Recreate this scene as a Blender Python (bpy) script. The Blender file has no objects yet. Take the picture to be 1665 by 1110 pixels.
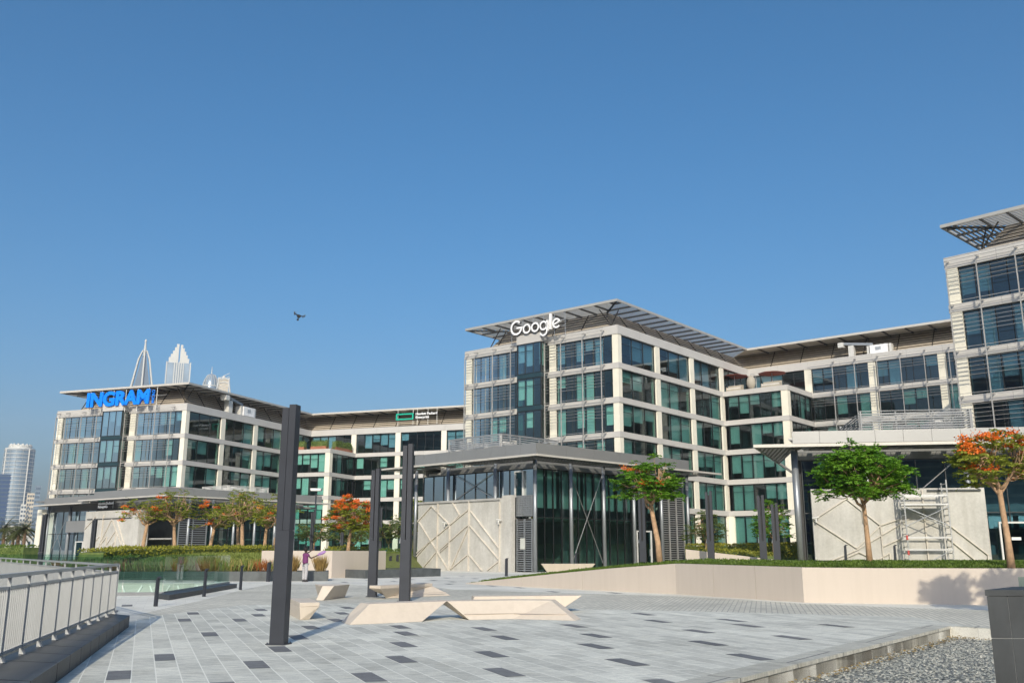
import bpy, bmesh, math, random
from mathutils import Vector, Matrix, Euler
from mathutils.geometry import tessellate_polygon
R = math.radians
sc = bpy.context.scene
COL = sc.collection

# ------------------------------------------------------------------ camera, sky, sun
PITCH, ROLL = R(12.87), R(0.09)
EYE = Vector((0, 0, 1.65))
fw = Vector((0, math.cos(PITCH), math.sin(PITCH)))
rt = Vector((1, 0, 0)); up = rt.cross(fw)
X2 = rt * math.cos(ROLL) + up * math.sin(ROLL); U2 = -rt * math.sin(ROLL) + up * math.cos(ROLL)
cam = bpy.data.cameras.new('camera'); camo = bpy.data.objects.new('camera', cam); COL.objects.link(camo)
camo.matrix_world = Matrix(((X2.x, U2.x, -fw.x, EYE.x), (X2.y, U2.y, -fw.y, EYE.y), (X2.z, U2.z, -fw.z, EYE.z), (0, 0, 0, 1)))
cam.sensor_width = 36; cam.lens = 1486 * 36 / 1665; cam.clip_end = 9000; cam.clip_start = 0.1
sc.camera = camo
SUN_AZ, SUN_EL = 182.0, 27.0           # sun behind the camera
w = bpy.data.worlds.new('World'); sc.world = w; w.use_nodes = True
nt = w.node_tree; nt.nodes.clear()
sky = nt.nodes.new('ShaderNodeTexSky'); sky.sky_type = 'NISHITA'; sky.sun_disc = False
sky.sun_elevation = R(SUN_EL); sky.sun_rotation = R(SUN_AZ)
sky.altitude = 0; sky.air_density = 1.0; sky.dust_density = 4.2; sky.ozone_density = 6.0
bg = nt.nodes.new('ShaderNodeBackground'); bg.inputs[1].default_value = 0.132
out = nt.nodes.new('ShaderNodeOutputWorld')
hs = nt.nodes.new('ShaderNodeHueSaturation'); hs.inputs['Saturation'].default_value = 1.22; hs.inputs['Hue'].default_value = .491
nt.links.new(sky.outputs[0], hs.inputs['Color']); nt.links.new(hs.outputs[0], bg.inputs[0]); nt.links.new(bg.outputs[0], out.inputs[0])
sun = bpy.data.lights.new('sun', 'SUN'); suno = bpy.data.objects.new('sun', sun); COL.objects.link(suno)
sun.energy = 3.3; sun.angle = R(0.53); sun.color = (1.0, 0.91, 0.74)
az = R(SUN_AZ + 180)
ldir = Vector((math.sin(az) * math.cos(R(SUN_EL)), math.cos(az) * math.cos(R(SUN_EL)), -math.sin(R(SUN_EL))))
suno.rotation_euler = ldir.to_track_quat('-Z', 'Y').to_euler(); suno.location = (0, -20, 40)
sc.view_settings.view_transform = 'Standard'; sc.view_settings.look = 'None'
sc.view_settings.exposure = 0.22; sc.view_settings.gamma = 1.0
sc.cycles.max_bounces = 8; sc.cycles.transparent_max_bounces = 16

# ------------------------------------------------------------------ materials
MATS = {}
def nodes(name):
    m = bpy.data.materials.new(name); m.use_nodes = True
    n = m.node_tree; b = n.nodes['Principled BSDF']
    MATS[name] = m
    return m, n, b
def tex_coord(n, kind='Object', scale=None, rot=0.0):
    tc = n.nodes.new('ShaderNodeTexCoord'); mp = n.nodes.new('ShaderNodeMapping')
    n.links.new(tc.outputs[kind], mp.inputs[0])
    if scale: mp.inputs['Scale'].default_value = scale
    mp.inputs['Rotation'].default_value = (0, 0, rot)
    return mp.outputs[0]
def noise(n, vec, s, d=4, r=0.55):
    t = n.nodes.new('ShaderNodeTexNoise'); t.inputs['Scale'].default_value = s
    t.inputs['Detail'].default_value = d; t.inputs['Roughness'].default_value = r
    if vec is not None: n.links.new(vec, t.inputs['Vector'])
    return t.outputs['Fac']
def ramp(n, fac, stops):
    r = n.nodes.new('ShaderNodeValToRGB'); e = r.color_ramp.elements
    while len(e) < len(stops): e.new(0.5)
    for i, (p, c) in enumerate(stops): e[i].position = p; e[i].color = (*c, 1)
    n.links.new(fac, r.inputs[0]); return r.outputs[0]
def mixc(n, fac, a, b, mode='MIX'):
    m = n.nodes.new('ShaderNodeMix'); m.data_type = 'RGBA'; m.blend_type = mode
    for sock, v in ((m.inputs[0], fac), (m.inputs[6], a), (m.inputs[7], b)):
        if isinstance(v, (int, float)): sock.default_value = v
        elif isinstance(v, tuple): sock.default_value = (*v, 1)
        else: n.links.new(v, sock)
    return m.outputs[2]
def bump(n, b, h, dist=0.01, st=0.5):
    u = n.nodes.new('ShaderNodeBump'); u.inputs['Distance'].default_value = dist; u.inputs['Strength'].default_value = st
    n.links.new(h, u.inputs['Height']); n.links.new(u.outputs[0], b.inputs['Normal'])
def pm(name, c, rough=0.6, metal=0.0, var=0.12, s=1.5, bs=0.0, bscale=40, spec=0.5):
    m, n, b = nodes(name)
    v = tex_coord(n)
    f = noise(n, v, s, 5)
    lo = tuple(x * (1 - var) for x in c); hi = tuple(min(1, x * (1 + var)) for x in c)
    n.links.new(ramp(n, f, [(0.3, lo), (0.7, hi)]), b.inputs['Base Color'])
    b.inputs['Roughness'].default_value = rough; b.inputs['Metallic'].default_value = metal
    b.inputs['Specular IOR Level'].default_value = spec
    if bs: bump(n, b, noise(n, v, bscale, 4), bs)
    return m
pm('cream_stone', (.78, .74, .62), .7, var=.05, s=.6, bs=.01)
pm('band_cladding', (.52, .50, .47), .45, var=.05, s=.4)
pm('band_dark_gap', (.05, .05, .05), .8)
pm('mullion', (.035, .04, .042), .4, .5)
pm('silver_metal', (.55, .55, .54), .35, .6, var=.06)
pm('white_rail', (.62, .61, .57), .45, .1, var=.05)
pm('grey_fascia', (.31, .31, .305), .4, .4, var=.03, s=.3)
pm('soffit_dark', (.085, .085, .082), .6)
pm('header_metal', (.16, .16, .155), .6)
pm('shade_metal', (.42, .41, .39), .45, .2)
pm('granite_planter', (.085, .095, .097), .55, var=.25, s=2.5, bs=.003)
pm('canopy_slat', (.48, .46, .42), .45, .3, var=.05)
pm('canopy_panel', (.55, .52, .47), .5, .1, var=.05)
pm('louvre_beige', (.44, .38, .30), .55, .1, var=.06)
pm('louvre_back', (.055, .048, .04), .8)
pm('interior_dark', (.22, .24, .24), .9)
pm('interior_floor', (.32, .32, .30), .9)
pm('blind', (.66, .68, .66), .8, var=.04, s=3)
pm('steel_grey', (.30, .32, .34), .4, .5, var=.04)
pm('rod_steel', (.45, .45, .45), .35, .7)
pm('mast_paint', (.036, .040, .050), .5, .1, var=.12, s=2)
pm('bench_stone', (.64, .555, .455), .65, var=.04, s=1.2, bs=.004)
pm('white_wall', (.575, .50, .425), .7, var=.035, s=.7, bs=.003)
pm('seam', (.45, .38, .32), .8)
pm('granite_dark', (.040, .045, .048), .5, var=.3, s=2.5, bs=.003)
pm('granite_top', (.10, .108, .112), .55, var=.2, s=3)
pm('joint_light', (.32, .33, .33), .8)
pm('fence_paint', (.40, .41, .405), .4, .2, var=.05)
pm('fence_dark', (.20, .21, .22), .45, .3)
pm('bark', (.42, .27, .16), .85, var=.25, s=6, bs=.02, bscale=25)
pm('bark_dark', (.20, .13, .08), .9, var=.25, s=6)
pm('scaffold_alu', (.55, .55, .54), .35, .5, var=.06)
pm('red_plastic', (.5, .08, .07), .5)
pm('soil', (.12, .075, .045), .95, var=.3, s=6)
pm('white_paint', (.8, .8, .8), .4)
pm('letter_white', (.85, .85, .85), .4, var=.02)
pm('letter_side', (.10, .10, .10), .5)
pm('letter_blue', (.0, .22, .9), .4, var=.02)
pm('letter_green', (.01, .42, .28), .4, var=.02)
pm('skin', (.055, .028, .018), .6)
pm('shirt_purple', (.16, .035, .13), .8, var=.15, s=12)
pm('hair_black', (.012, .011, .01), .8)
pm('trouser_grey', (.42, .41, .42), .85, var=.3, s=18)
pm('shoe', (.05, .045, .045), .6)
pm('bag_purple', (.36, .20, .44), .45, var=.25, s=20)
pm('black_plastic', (.02, .02, .022), .5)
pm('tower_white', (.50, .50, .47), .6, var=.03, s=.02)
pm('tower_beige', (.50, .44, .34), .6, var=.06, s=.05)
pm('tower_glass', (.07, .11, .16), .35, .1, var=.2, s=.03)
pm('tower_glass_light', (.22, .29, .36), .25, .3, var=.25, s=.03)
pm('tower_blue', (.03, .07, .16), .3, .2)
pm('wicker', (.40, .36, .29), .8)
pm('parasol_red', (.28, .075, .05), .8)
pm('cushion', (.62, .60, .56), .9)
pm('terracotta', (.35, .14, .08), .8)
pm('door_white', (.62, .62, .60), .5)
pm('pit_wall', (.50, .51, .47), .7, var=.05)
pm('pit_line', (.8, .8, .78), .7)

def glass(name, tint, refl=0.10, rough=0.0):
    m = bpy.data.materials.new(name); m.use_nodes = True; n = m.node_tree; n.nodes.clear(); MATS[name] = m
    t = n.nodes.new('ShaderNodeBsdfTransparent'); t.inputs[0].default_value = (*tint, 1)
    g = n.nodes.new('ShaderNodeBsdfGlossy'); g.inputs[0].default_value = (.85, .95, 1, 1); g.inputs['Roughness'].default_value = rough
    fr = n.nodes.new('ShaderNodeFresnel'); fr.inputs[0].default_value = 1.5
    a = n.nodes.new('ShaderNodeMath'); a.operation = 'MULTIPLY_ADD'; a.inputs[1].default_value = 0.65; a.inputs[2].default_value = refl
    a.use_clamp = True
    n.links.new(fr.outputs[0], a.inputs[0])
    mx = n.nodes.new('ShaderNodeMixShader'); o = n.nodes.new('ShaderNodeOutputMaterial')
    n.links.new(a.outputs[0], mx.inputs[0]); n.links.new(t.outputs[0], mx.inputs[1]); n.links.new(g.outputs[0], mx.inputs[2])
    n.links.new(mx.outputs[0], o.inputs[0]); return m
glass('pane_teal', (.46, .74, .69), .055)
glass('pane_blue', (.38, .60, .68), .10)
glass('pane_dark', (.28, .44, .44), .0)
glass('pane_rail', (.60, .77, .70), .05)

def concrete(name, c, s=.35):
    m, n, b = nodes(name); v = tex_coord(n)
    f = noise(n, v, s, 6, .65); f2 = noise(n, v, 6, 4)
    c1 = ramp(n, f, [(.3, tuple(x * .82 for x in c)), (.7, tuple(min(1, x * 1.12) for x in c))])
    c2 = mixc(n, .25, c1, ramp(n, f2, [(.3, (.5, .5, .5)), (.7, (1, 1, 1))]), 'MULTIPLY')
    vs = tex_coord(n, scale=(1.2, 1.2, .12)); st = noise(n, vs, 2.2, 4)
    n.links.new(mixc(n, .35, c2, ramp(n, st, [(.35, (.72, .70, .66)), (.6, (1, 1, 1))]), 'MULTIPLY'), b.inputs['Base Color'])
    b.inputs['Roughness'].default_value = .8; bump(n, b, f2, .01)
concrete('concrete', (.54, .525, .485)); concrete('concrete_light', (.66, .61, .53))
concrete('concrete_patch', (.46, .45, .43))

def stone(name, c, gr=.10):
    m, n, b = nodes(name); v = tex_coord(n)
    base = ramp(n, noise(n, v, .8, 6, .65), [(.3, tuple(x * (1 - gr * .7) for x in c)), (.7, tuple(x * (1 + gr * .5) for x in c))])
    st = noise(n, tex_coord(n, scale=(1.6, 1.6, .10)), 3.0, 5, .6)
    base = mixc(n, 1.0, base, ramp(n, st, [(.38, (1 - gr, 1 - gr * 1.05, 1 - gr * 1.15)), (.55, (1, 1, 1))]), 'MULTIPLY')
    sp = noise(n, v, 30, 4, .7)
    base = mixc(n, 1.0, base, ramp(n, sp, [(.26, (.82, .80, .78)), (.36, (1, 1, 1))]), 'MULTIPLY')
    n.links.new(base, b.inputs['Base Color']); b.inputs['Roughness'].default_value = .72; bump(n, b, sp, .004)
stone('bench_stone', (.63, .545, .445), .045)
stone('white_wall', (.545, .475, .405), .03)
def paving(name, lo, hi, mortar, bw, bh, rot, mort=.012, off=.5, streak=True, coarse=(.8, 1.1)):
    m, n, b = nodes(name)
    v = tex_coord(n, rot=rot)
    br = n.nodes.new('ShaderNodeTexBrick'); n.links.new(v, br.inputs['Vector'])
    br.inputs['Scale'].default_value = 1; br.inputs['Brick Width'].default_value = bw; br.inputs['Row Height'].default_value = bh
    br.inputs['Mortar Size'].default_value = mort; br.inputs['Mortar Smooth'].default_value = .15; br.offset = off
    br.inputs['Color1'].default_value = (0, 0, 0, 1); br.inputs['Color2'].default_value = (1, 1, 1, 1); br.inputs['Mortar'].default_value = (.5, .5, .5, 1)
    base = ramp(n, br.outputs['Color'], [(0, lo), (1, hi)])
    if streak:
        vs = tex_coord(n, rot=rot, scale=(1.6, 6.5, 1)); s1 = noise(n, vs, 2.0, 9, .78)
        base = mixc(n, .85, base, ramp(n, s1, [(.28, (.45, .47, .50)), (.5, (.93, .93, .93)), (.74, (1.45, 1.43, 1.38))]), 'MULTIPLY')
    sp = noise(n, tex_coord(n), 38, 3)
    base = mixc(n, .5, base, ramp(n, sp, [(.35, (.82, .82, .82)), (.65, (1.1, 1.1, 1.1))]), 'MULTIPLY')
    big = noise(n, tex_coord(n), .22, 4)
    base = mixc(n, 1.0, base, ramp(n, big, [(.3, (coarse[0],) * 3), (.7, (coarse[1],) * 3)]), 'MULTIPLY')
    stn = noise(n, tex_coord(n), 1.3, 6, .7)
    base = mixc(n, 1.0, base, ramp(n, stn, [(.54, (1, 1, 1)), (.74, (.80, .785, .75))]), 'MULTIPLY')
    n.links.new(mixc(n, br.outputs['Fac'], base, mortar), b.inputs['Base Color'])
    b.inputs['Roughness'].default_value = .8; b.inputs['Specular IOR Level'].default_value = .2
    bump(n, b, noise(n, tex_coord(n, rot=rot, scale=(3, 9, 1)), 9, 6), .008)
    return m
TROT = R(-111.5)
paving('plaza_slate', (.58, .575, .51), (.78, .77, .68), (.80, .79, .71), .95, .31, TROT, mort=.009)
paving('plaza_slate_dark', (.19, .195, .20), (.24, .24, .24), (.1, .1, .1), 5, 5, TROT)
paving('paver_beige', (.58, .56, .48), (.72, .69, .59), (.36, .35, .31), .30, .15, R(-75), .014, .5, streak=False)
paving('paver_light', (.70, .68, .61), (.78, .76, .68), (.58, .56, .50), .6, .6, R(-20), .008, .5, streak=False)
paving('kerb_stone', (.50, .49, .43), (.56, .55, .48), (.2, .2, .19), .9, 2, R(37), .02, .5)
paving('kerb_side', (.44, .42, .36), (.49, .47, .40), (.28, .26, .22), .45, .5, R(37), .02, .5)
m, n, b = nodes('ground_sand'); n.links.new(ramp(n, noise(n, tex_coord(n), .05, 6), [(.3, (.30, .26, .20)), (.7, (.42, .37, .29))]), b.inputs['Base Color']); b.inputs['Roughness'].default_value = .9
m, n, b = nodes('lawn'); n.links.new(ramp(n, noise(n, tex_coord(n), 3, 6), [(.3, (.10, .13, .022)), (.7, (.20, .22, .045))]), b.inputs['Base Color']); b.inputs['Roughness'].default_value = .9; bump(n, b, noise(n, tex_coord(n), 60, 3), .05)
m, n, b = nodes('gravel')
v = n.nodes.new('ShaderNodeTexVoronoi'); v.inputs['Scale'].default_value = 26; n.links.new(tex_coord(n), v.inputs['Vector'])
n.links.new(ramp(n, v.outputs['Color'], [(0, (.10, .105, .10)), (1, (.42, .43, .40))]), b.inputs['Base Color']); bump(n, b, v.outputs['Distance'], .06, 1.0); b.inputs['Roughness'].default_value = .8

def leafmat(name, a, c, tr=.35, rnd=.35):
    m, n, b = nodes(name)
    v = tex_coord(n); f = noise(n, v, 1.6, 3); f2 = noise(n, v, 23, 2)
    base = mixc(n, rnd, ramp(n, f, [(.35, a), (.65, c)]), ramp(n, f2, [(.35, a), (.65, c)]))
    n.links.new(base, b.inputs['Base Color']); b.inputs['Roughness'].default_value = .6
    t = n.nodes.new('ShaderNodeBsdfTranslucent'); n.links.new(base, t.inputs[0])
    mx = n.nodes.new('ShaderNodeMixShader'); mx.inputs[0].default_value = tr
    o = n.nodes['Material Output']; n.links.new(b.outputs[0], mx.inputs[1]); n.links.new(t.outputs[0], mx.inputs[2]); n.links.new(mx.outputs[0], o.inputs[0])
leafmat('leaf_green', (.055, .19, .012), (.24, .44, .03))
leafmat('leaf_olive', (.16, .22, .02), (.38, .40, .05))
leafmat('leaf_dull', (.10, .16, .04), (.24, .30, .08))
leafmat('leaf_hedge', (.16, .18, .02), (.42, .40, .04))
leafmat('leaf_cover', (.06, .12, .012), (.16, .24, .03))
leafmat('leaf_red', (.28, .07, .02), (.42, .20, .05))
leafmat('straw', (.34, .22, .07), (.50, .36, .14))
leafmat('blade', (.14, .19, .03), (.30, .34, .08))
leafmat('blossom_orange', (.66, .08, .01), (.88, .26, .02), .2); leafmat('blossom_yellow', (.62, .20, .02), (.80, .42, .05), .2)
leafmat('palm_leaf', (.07, .09, .03), (.16, .18, .07))

# ------------------------------------------------------------------ mesh builder
class MB:
    def __init__(s): s.v = []; s.f = []; s.m = []
    def add(s, vs, fs, mi=0):
        o = len(s.v); s.v += [tuple(p) for p in vs]; s.f += [tuple(i + o for i in f) for f in fs]; s.m += [mi] * len(fs)
    def quad(s, a, b, c, d, mi=0): s.add([a, b, c, d], [(0, 1, 2, 3)], mi)
    def tri(s, a, b, c, mi=0): s.add([a, b, c], [(0, 1, 2)], mi)
    def box(s, x0, x1, y0, y1, z0, z1, mi=0):
        s.add([(x0, y0, z0), (x1, y0, z0), (x1, y1, z0), (x0, y1, z0), (x0, y0, z1), (x1, y0, z1), (x1, y1, z1), (x0, y1, z1)],
              [(0, 3, 2, 1), (4, 5, 6, 7), (0, 1, 5, 4), (1, 2, 6, 5), (2, 3, 7, 6), (3, 0, 4, 7)], mi)
    def hexa(s, P, mi=0):   # 4 bottom, 4 top
        s.add(P, [(0, 3, 2, 1), (4, 5, 6, 7), (0, 1, 5, 4), (1, 2, 6, 5), (2, 3, 7, 6), (3, 0, 4, 7)], mi)
    def prism(s, poly, z0, z1, mi=0, top=None):
        n = len(poly); tp = top or poly
        vs = [(x, y, z0) for x, y in poly] + [(x, y, z1) for x, y in tp]
        tr = tessellate_polygon([[Vector((x, y, 0)) for x, y in tp]])
        s.add(vs, [tuple(i + n for i in t) for t in tr] + [tuple(reversed(t)) for t in tr] + [(i, (i + 1) % n, (i + 1) % n + n, i + n) for i in range(n)], mi)
    def beam(s, p, q, w, h, mi=0, upv=(0, 0, 1)):
        p = Vector(p); q = Vector(q); d = (q - p).normalized(); u = Vector(upv)
        if abs(d.dot(u)) > .98: u = Vector((0, 1, 0))
        a = d.cross(u).normalized() * w / 2; b = a.normalized().cross(d).normalized() * h / 2
        s.hexa([p - a - b, p + a - b, q + a - b, q - a - b, p - a + b, p + a + b, q + a + b, q - a + b], mi)
    def tube(s, pts, rs, n=8, mi=0, cap=True):
        o = len(s.v); k = len(pts); prev = None
        for i, p in enumerate(pts):
            p = Vector(p); d = (Vector(pts[min(i + 1, k - 1)]) - Vector(pts[max(i - 1, 0)])).normalized()
            u = prev if prev is not None else (Vector((1, 0, 0)) if abs(d.x) < .9 else Vector((0, 1, 0)))
            a = (u - d * u.dot(d)).normalized(); prev = a; b = d.cross(a)
            r = rs[i] if isinstance(rs, (list, tuple)) else rs
            for j in range(n):
                t = 2 * math.pi * j / n; s.v.append(tuple(p + a * r * math.cos(t) + b * r * math.sin(t)))
        for i in range(k - 1):
            for j in range(n):
                s.f.append((o + i * n + j, o + i * n + (j + 1) % n, o + (i + 1) * n + (j + 1) % n, o + (i + 1) * n + j)); s.m.append(mi)
        if cap:
            s.f.append(tuple(o + j for j in reversed(range(n)))); s.f.append(tuple(o + (k - 1) * n + j for j in range(n))); s.m += [mi, mi]
    def lathe(s, prof, n=24, mi=0, c=(0, 0)):
        o = len(s.v)
        for r, z in prof:
            for j in range(n): t = 2 * math.pi * j / n; s.v.append((c[0] + r * math.cos(t), c[1] + r * math.sin(t), z))
        for i in range(len(prof) - 1):
            for j in range(n): s.f.append((o + i * n + j, o + i * n + (j + 1) % n, o + (i + 1) * n + (j + 1) % n, o + (i + 1) * n + j)); s.m.append(mi)
    def build(s, name, mats, parent=None, smooth=False, label=None):
        me = bpy.data.meshes.new(name); me.from_pydata(s.v, [], s.f)
        for x in (mats if isinstance(mats, (list, tuple)) else [mats]): me.materials.append(MATS[x])
        me.polygons.foreach_set('material_index', s.m)
        if smooth: me.polygons.foreach_set('use_smooth', [True] * len(s.f))
        me.update(); o = bpy.data.objects.new(name, me); COL.objects.link(o)
        if parent: o.parent = parent
        if label: o['label'] = label
        return o
def tag(o, label=None, cat=None, group=None, kind=None):
    for k, v in (('label', label), ('category', cat), ('group', group), ('kind', kind)):
        if v: o[k] = v
    return o
def empty(name, loc, rz=0.0):
    o = bpy.data.objects.new(name, None); COL.objects.link(o); o.location = loc; o.rotation_euler = (0, 0, rz); return o
def copy_tree(o, parent=None):
    kids = list(o.children); c = o.copy(); COL.objects.link(c); c.parent = parent
    for k in kids: copy_tree(k, c)
    return c
def zrot_for(azB): return R(90 - azB)     # local +X points along compass azimuth azB

# ------------------------------------------------------------------ facades (local block frame: +X = away right, +Y = away left)
class F:
    def __init__(s, O, a, n): s.O = Vector((*O, 0)); s.a = Vector((*a, 0)); s.n = Vector((*n, 0))
    def P(s, t, d, z): p = s.O + s.a * t + s.n * d; return (p.x, p.y, z)
    def box(s, mb, t0, t1, d0, d1, z0, z1, mi=0):
        a = s.P(t0, d0, z0); b = s.P(t1, d1, z1)
        mb.box(min(a[0], b[0]), max(a[0], b[0]), min(a[1], b[1]), max(a[1], b[1]), z0, z1, mi)
def band(F_, t0, t1, zt, h, parent, step=4.35, d1=0.0, d0=-.45):
    mb = MB(); t = t0
    while t < t1 - .01:
        e = min(t + step, t1)
        if t1 - e < .6: e = t1
        F_.box(mb, t + (.012 if t > t0 else 0), e - (.012 if e < t1 else 0), d0, d1, zt - h, zt, 0); t = e
    F_.box(mb, t0 + .05, t1 - .05, d0 + .02, d1 - .03, zt - h + .03, zt - .03, 1)
    return mb.build('slab_band', ['band_cladding', 'band_dark_gap'], parent)
def window(F_, t0, t1, z0, z1, parent, nm, rnd, pane='pane_teal', d=-.32, blindp=.6, transom=True, jig=False):
    mb = MB(); wd = (t1 - t0) / nm
    for a, b, c, e in ((t0, t0 + .07, z0, z1), (t1 - .07, t1, z0, z1), (t0 + .07, t1 - .07, z0, z0 + .07), (t0 + .07, t1 - .07, z1 - .10, z1)):
        F_.box(mb, a, b, d - .12, d + .05, c, e, 0)
    for k in range(1, nm): F_.box(mb, t0 + k * wd - .035, t0 + k * wd + .035, d - .12, d + .045, z0 + .07, z1 - .10, 0)
    if transom:
        zt = z1 - .95
        for k in range(nm):
            if rnd.random() < .45: F_.box(mb, t0 + k * wd + .04, t0 + (k + 1) * wd - .04, d - .10, d + .03, zt - .02, zt + .02, 0)
    mb.quad(F_.P(t0 + .05, d, z0 + .05), F_.P(t1 - .05, d, z0 + .05), F_.P(t1 - .05, d, z1 - .05), F_.P(t0 + .05, d, z1 - .05), 1)
    wobj = mb.build('window', ['mullion', pane], parent)
    bb = MB(); any_ = False
    for k in range(nm):
        r = rnd.random()
        if r < blindp:
            hh = z1 - z0 - .2
            drop = rnd.choice([1, 1, .97, .55, .6, .4, .75]) * hh
            x0 = t0 + k * wd + .07; x1 = t0 + (k + 1) * wd - .07
            F_.box(bb, x0, x1, d - .27, d - .255, z1 - .12 - drop, z1 - .12, 0); any_ = True
    if any_: bb.build('blind', 'blind', wobj)
    return wobj
def column(F_, t0, t1, z0, z1, parent, d1=-.07, d0=-.8):
    mb = MB(); F_.box(mb, t0, t1, d0, d1, z0, z1, 0); return mb.build('column', 'cream_stone', parent)
def sunshade(F_, t0, t1, levels, tubes, parent, dd=.85, blades=True, frac=.62):
    # levels: list of (opening bottom z, opening top z)
    for (z0, z1) in levels:
        mb = MB(); hh = z1 - z0
        for z in (z1 + .12, z1 + .45, z1 + .72): F_.box(mb, t0, t1, dd - .08, dd, z - .016, z + .016, 0)
        if blades:
            z = z1 - .25
            while z > z1 - hh * frac:
                F_.box(mb, t0, t1, dd - .13, dd, z - .010, z + .010, 0); z -= .36
        for t in tubes:
            if t0 - .2 <= t <= t1 + .2:
                F_.box(mb, t - .035, t + .035, dd - .10, dd + .0301, z0 - .66, z1 + .0, 0)
                mb.beam(F_.P(t, -.02, z1 + .62), F_.P(t, dd, z1 + .42), .09, .16, 0)
        mb.build('sunshade', 'shade_metal', parent)
def canopy(F_, t0, t1, z, wid, mL, mR, parent, style='slat', bay=2.2, name='roof_canopy'):
    """ring piece of roof canopy along the facade; mL/mR: how its ends shrink per metre of depth (mitre)"""
    mb = MB()
    def T(e): return t0 + e * mL, t1 - e * mR
    a, b = T(0); a2, b2 = T(.16)
    P = F_.P
    mb.hexa([P(a, 0, z - .3), P(b, 0, z - .3), P(b2, -.16, z - .3), P(a2, -.16, z - .3), P(a, 0, z), P(b, 0, z), P(b2, -.16, z), P(a2, -.16, z)], 0)
    if style == 'panel':
        a, b = T(.16); c, d = T(wid)
        mb.hexa([P(a, -.16, z - .14), P(b, -.16, z - .14), P(d, -wid, z - .14), P(c, -wid, z - .14), P(a, -.16, z - .04), P(b, -.16, z - .04), P(d, -wid, z - .04), P(c, -wid, z - .04)], 0)
    else:
        n = int((wid - .3) / (.42 if style == 'slat' else .42))
        for k in range(n + 1):
            e = .45 + k * (wid - .5) / n; a, b = T(e); sw = .27 if style == 'slat' else .36
            F_.box(mb, a, b, -e - (.10 if style == 'slat' else sw / 2), -e + (.10 if style == 'slat' else sw / 2), z - .13, z - .07, 0)
    t = t0 + max(bay * .5, 0)
    while t < t1:
        e1 = wid
        if mL > 0: e1 = min(e1, (t - t0) / mL)
        if mR > 0: e1 = min(e1, (t1 - t) / mR)
        if e1 > .4: F_.box(mb, t - .06, t + .06, -e1, -.16, z - .34, z - .145, 1)
        t += bay
    if mL > 0: mb.beam(P(t0 + .1, -.1, z - .25), P(t0 + wid, -wid, z - .25), .14, .18, 1)
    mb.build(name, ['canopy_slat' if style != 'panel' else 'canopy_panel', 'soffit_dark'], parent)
def louvre(F_, t0, t1, z0, z1, e0, e1, mL, mR, parent):
    mb = MB(); P = F_.P
    def T(e, z): return (t0 + e * mL, t1 - e * mR)
    a, b = T(e0, z0); c, d = T(e1, z1)
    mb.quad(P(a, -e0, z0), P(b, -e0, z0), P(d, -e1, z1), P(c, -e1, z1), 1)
    n = int((z1 - z0) / .36)
    for k in range(n):
        f0 = (k + .1) / n; f1 = (k + .78) / n
        for (u0, u1) in ((f0, f1),):
            ea = e0 + (e1 - e0) * u0; eb = e0 + (e1 - e0) * u1; za = z0 + (z1 - z0) * u0; zb = z0 + (z1 - z0) * u1
            a, b = T(ea, za); c, d = T(eb, zb)
            mb.hexa([P(a, -ea + .02, za), P(b, -ea + .02, za), P(b, -ea + .10, za), P(a, -ea + .10, za), P(c, -eb + .02, zb), P(d, -eb + .02, zb), P(d, -eb + .06, zb), P(c, -eb + .06, zb)], 0)
    t = t0 + 2.4
    while t < t1 - 1:
        mb.beam(P(t, -e0 + .14, z0), P(t + .0, -e1 + .12, z1), .10, .10, 1); t += 4.4
    mb.build('louvre_screen', ['louvre_beige', 'louvre_back'], parent)

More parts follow.
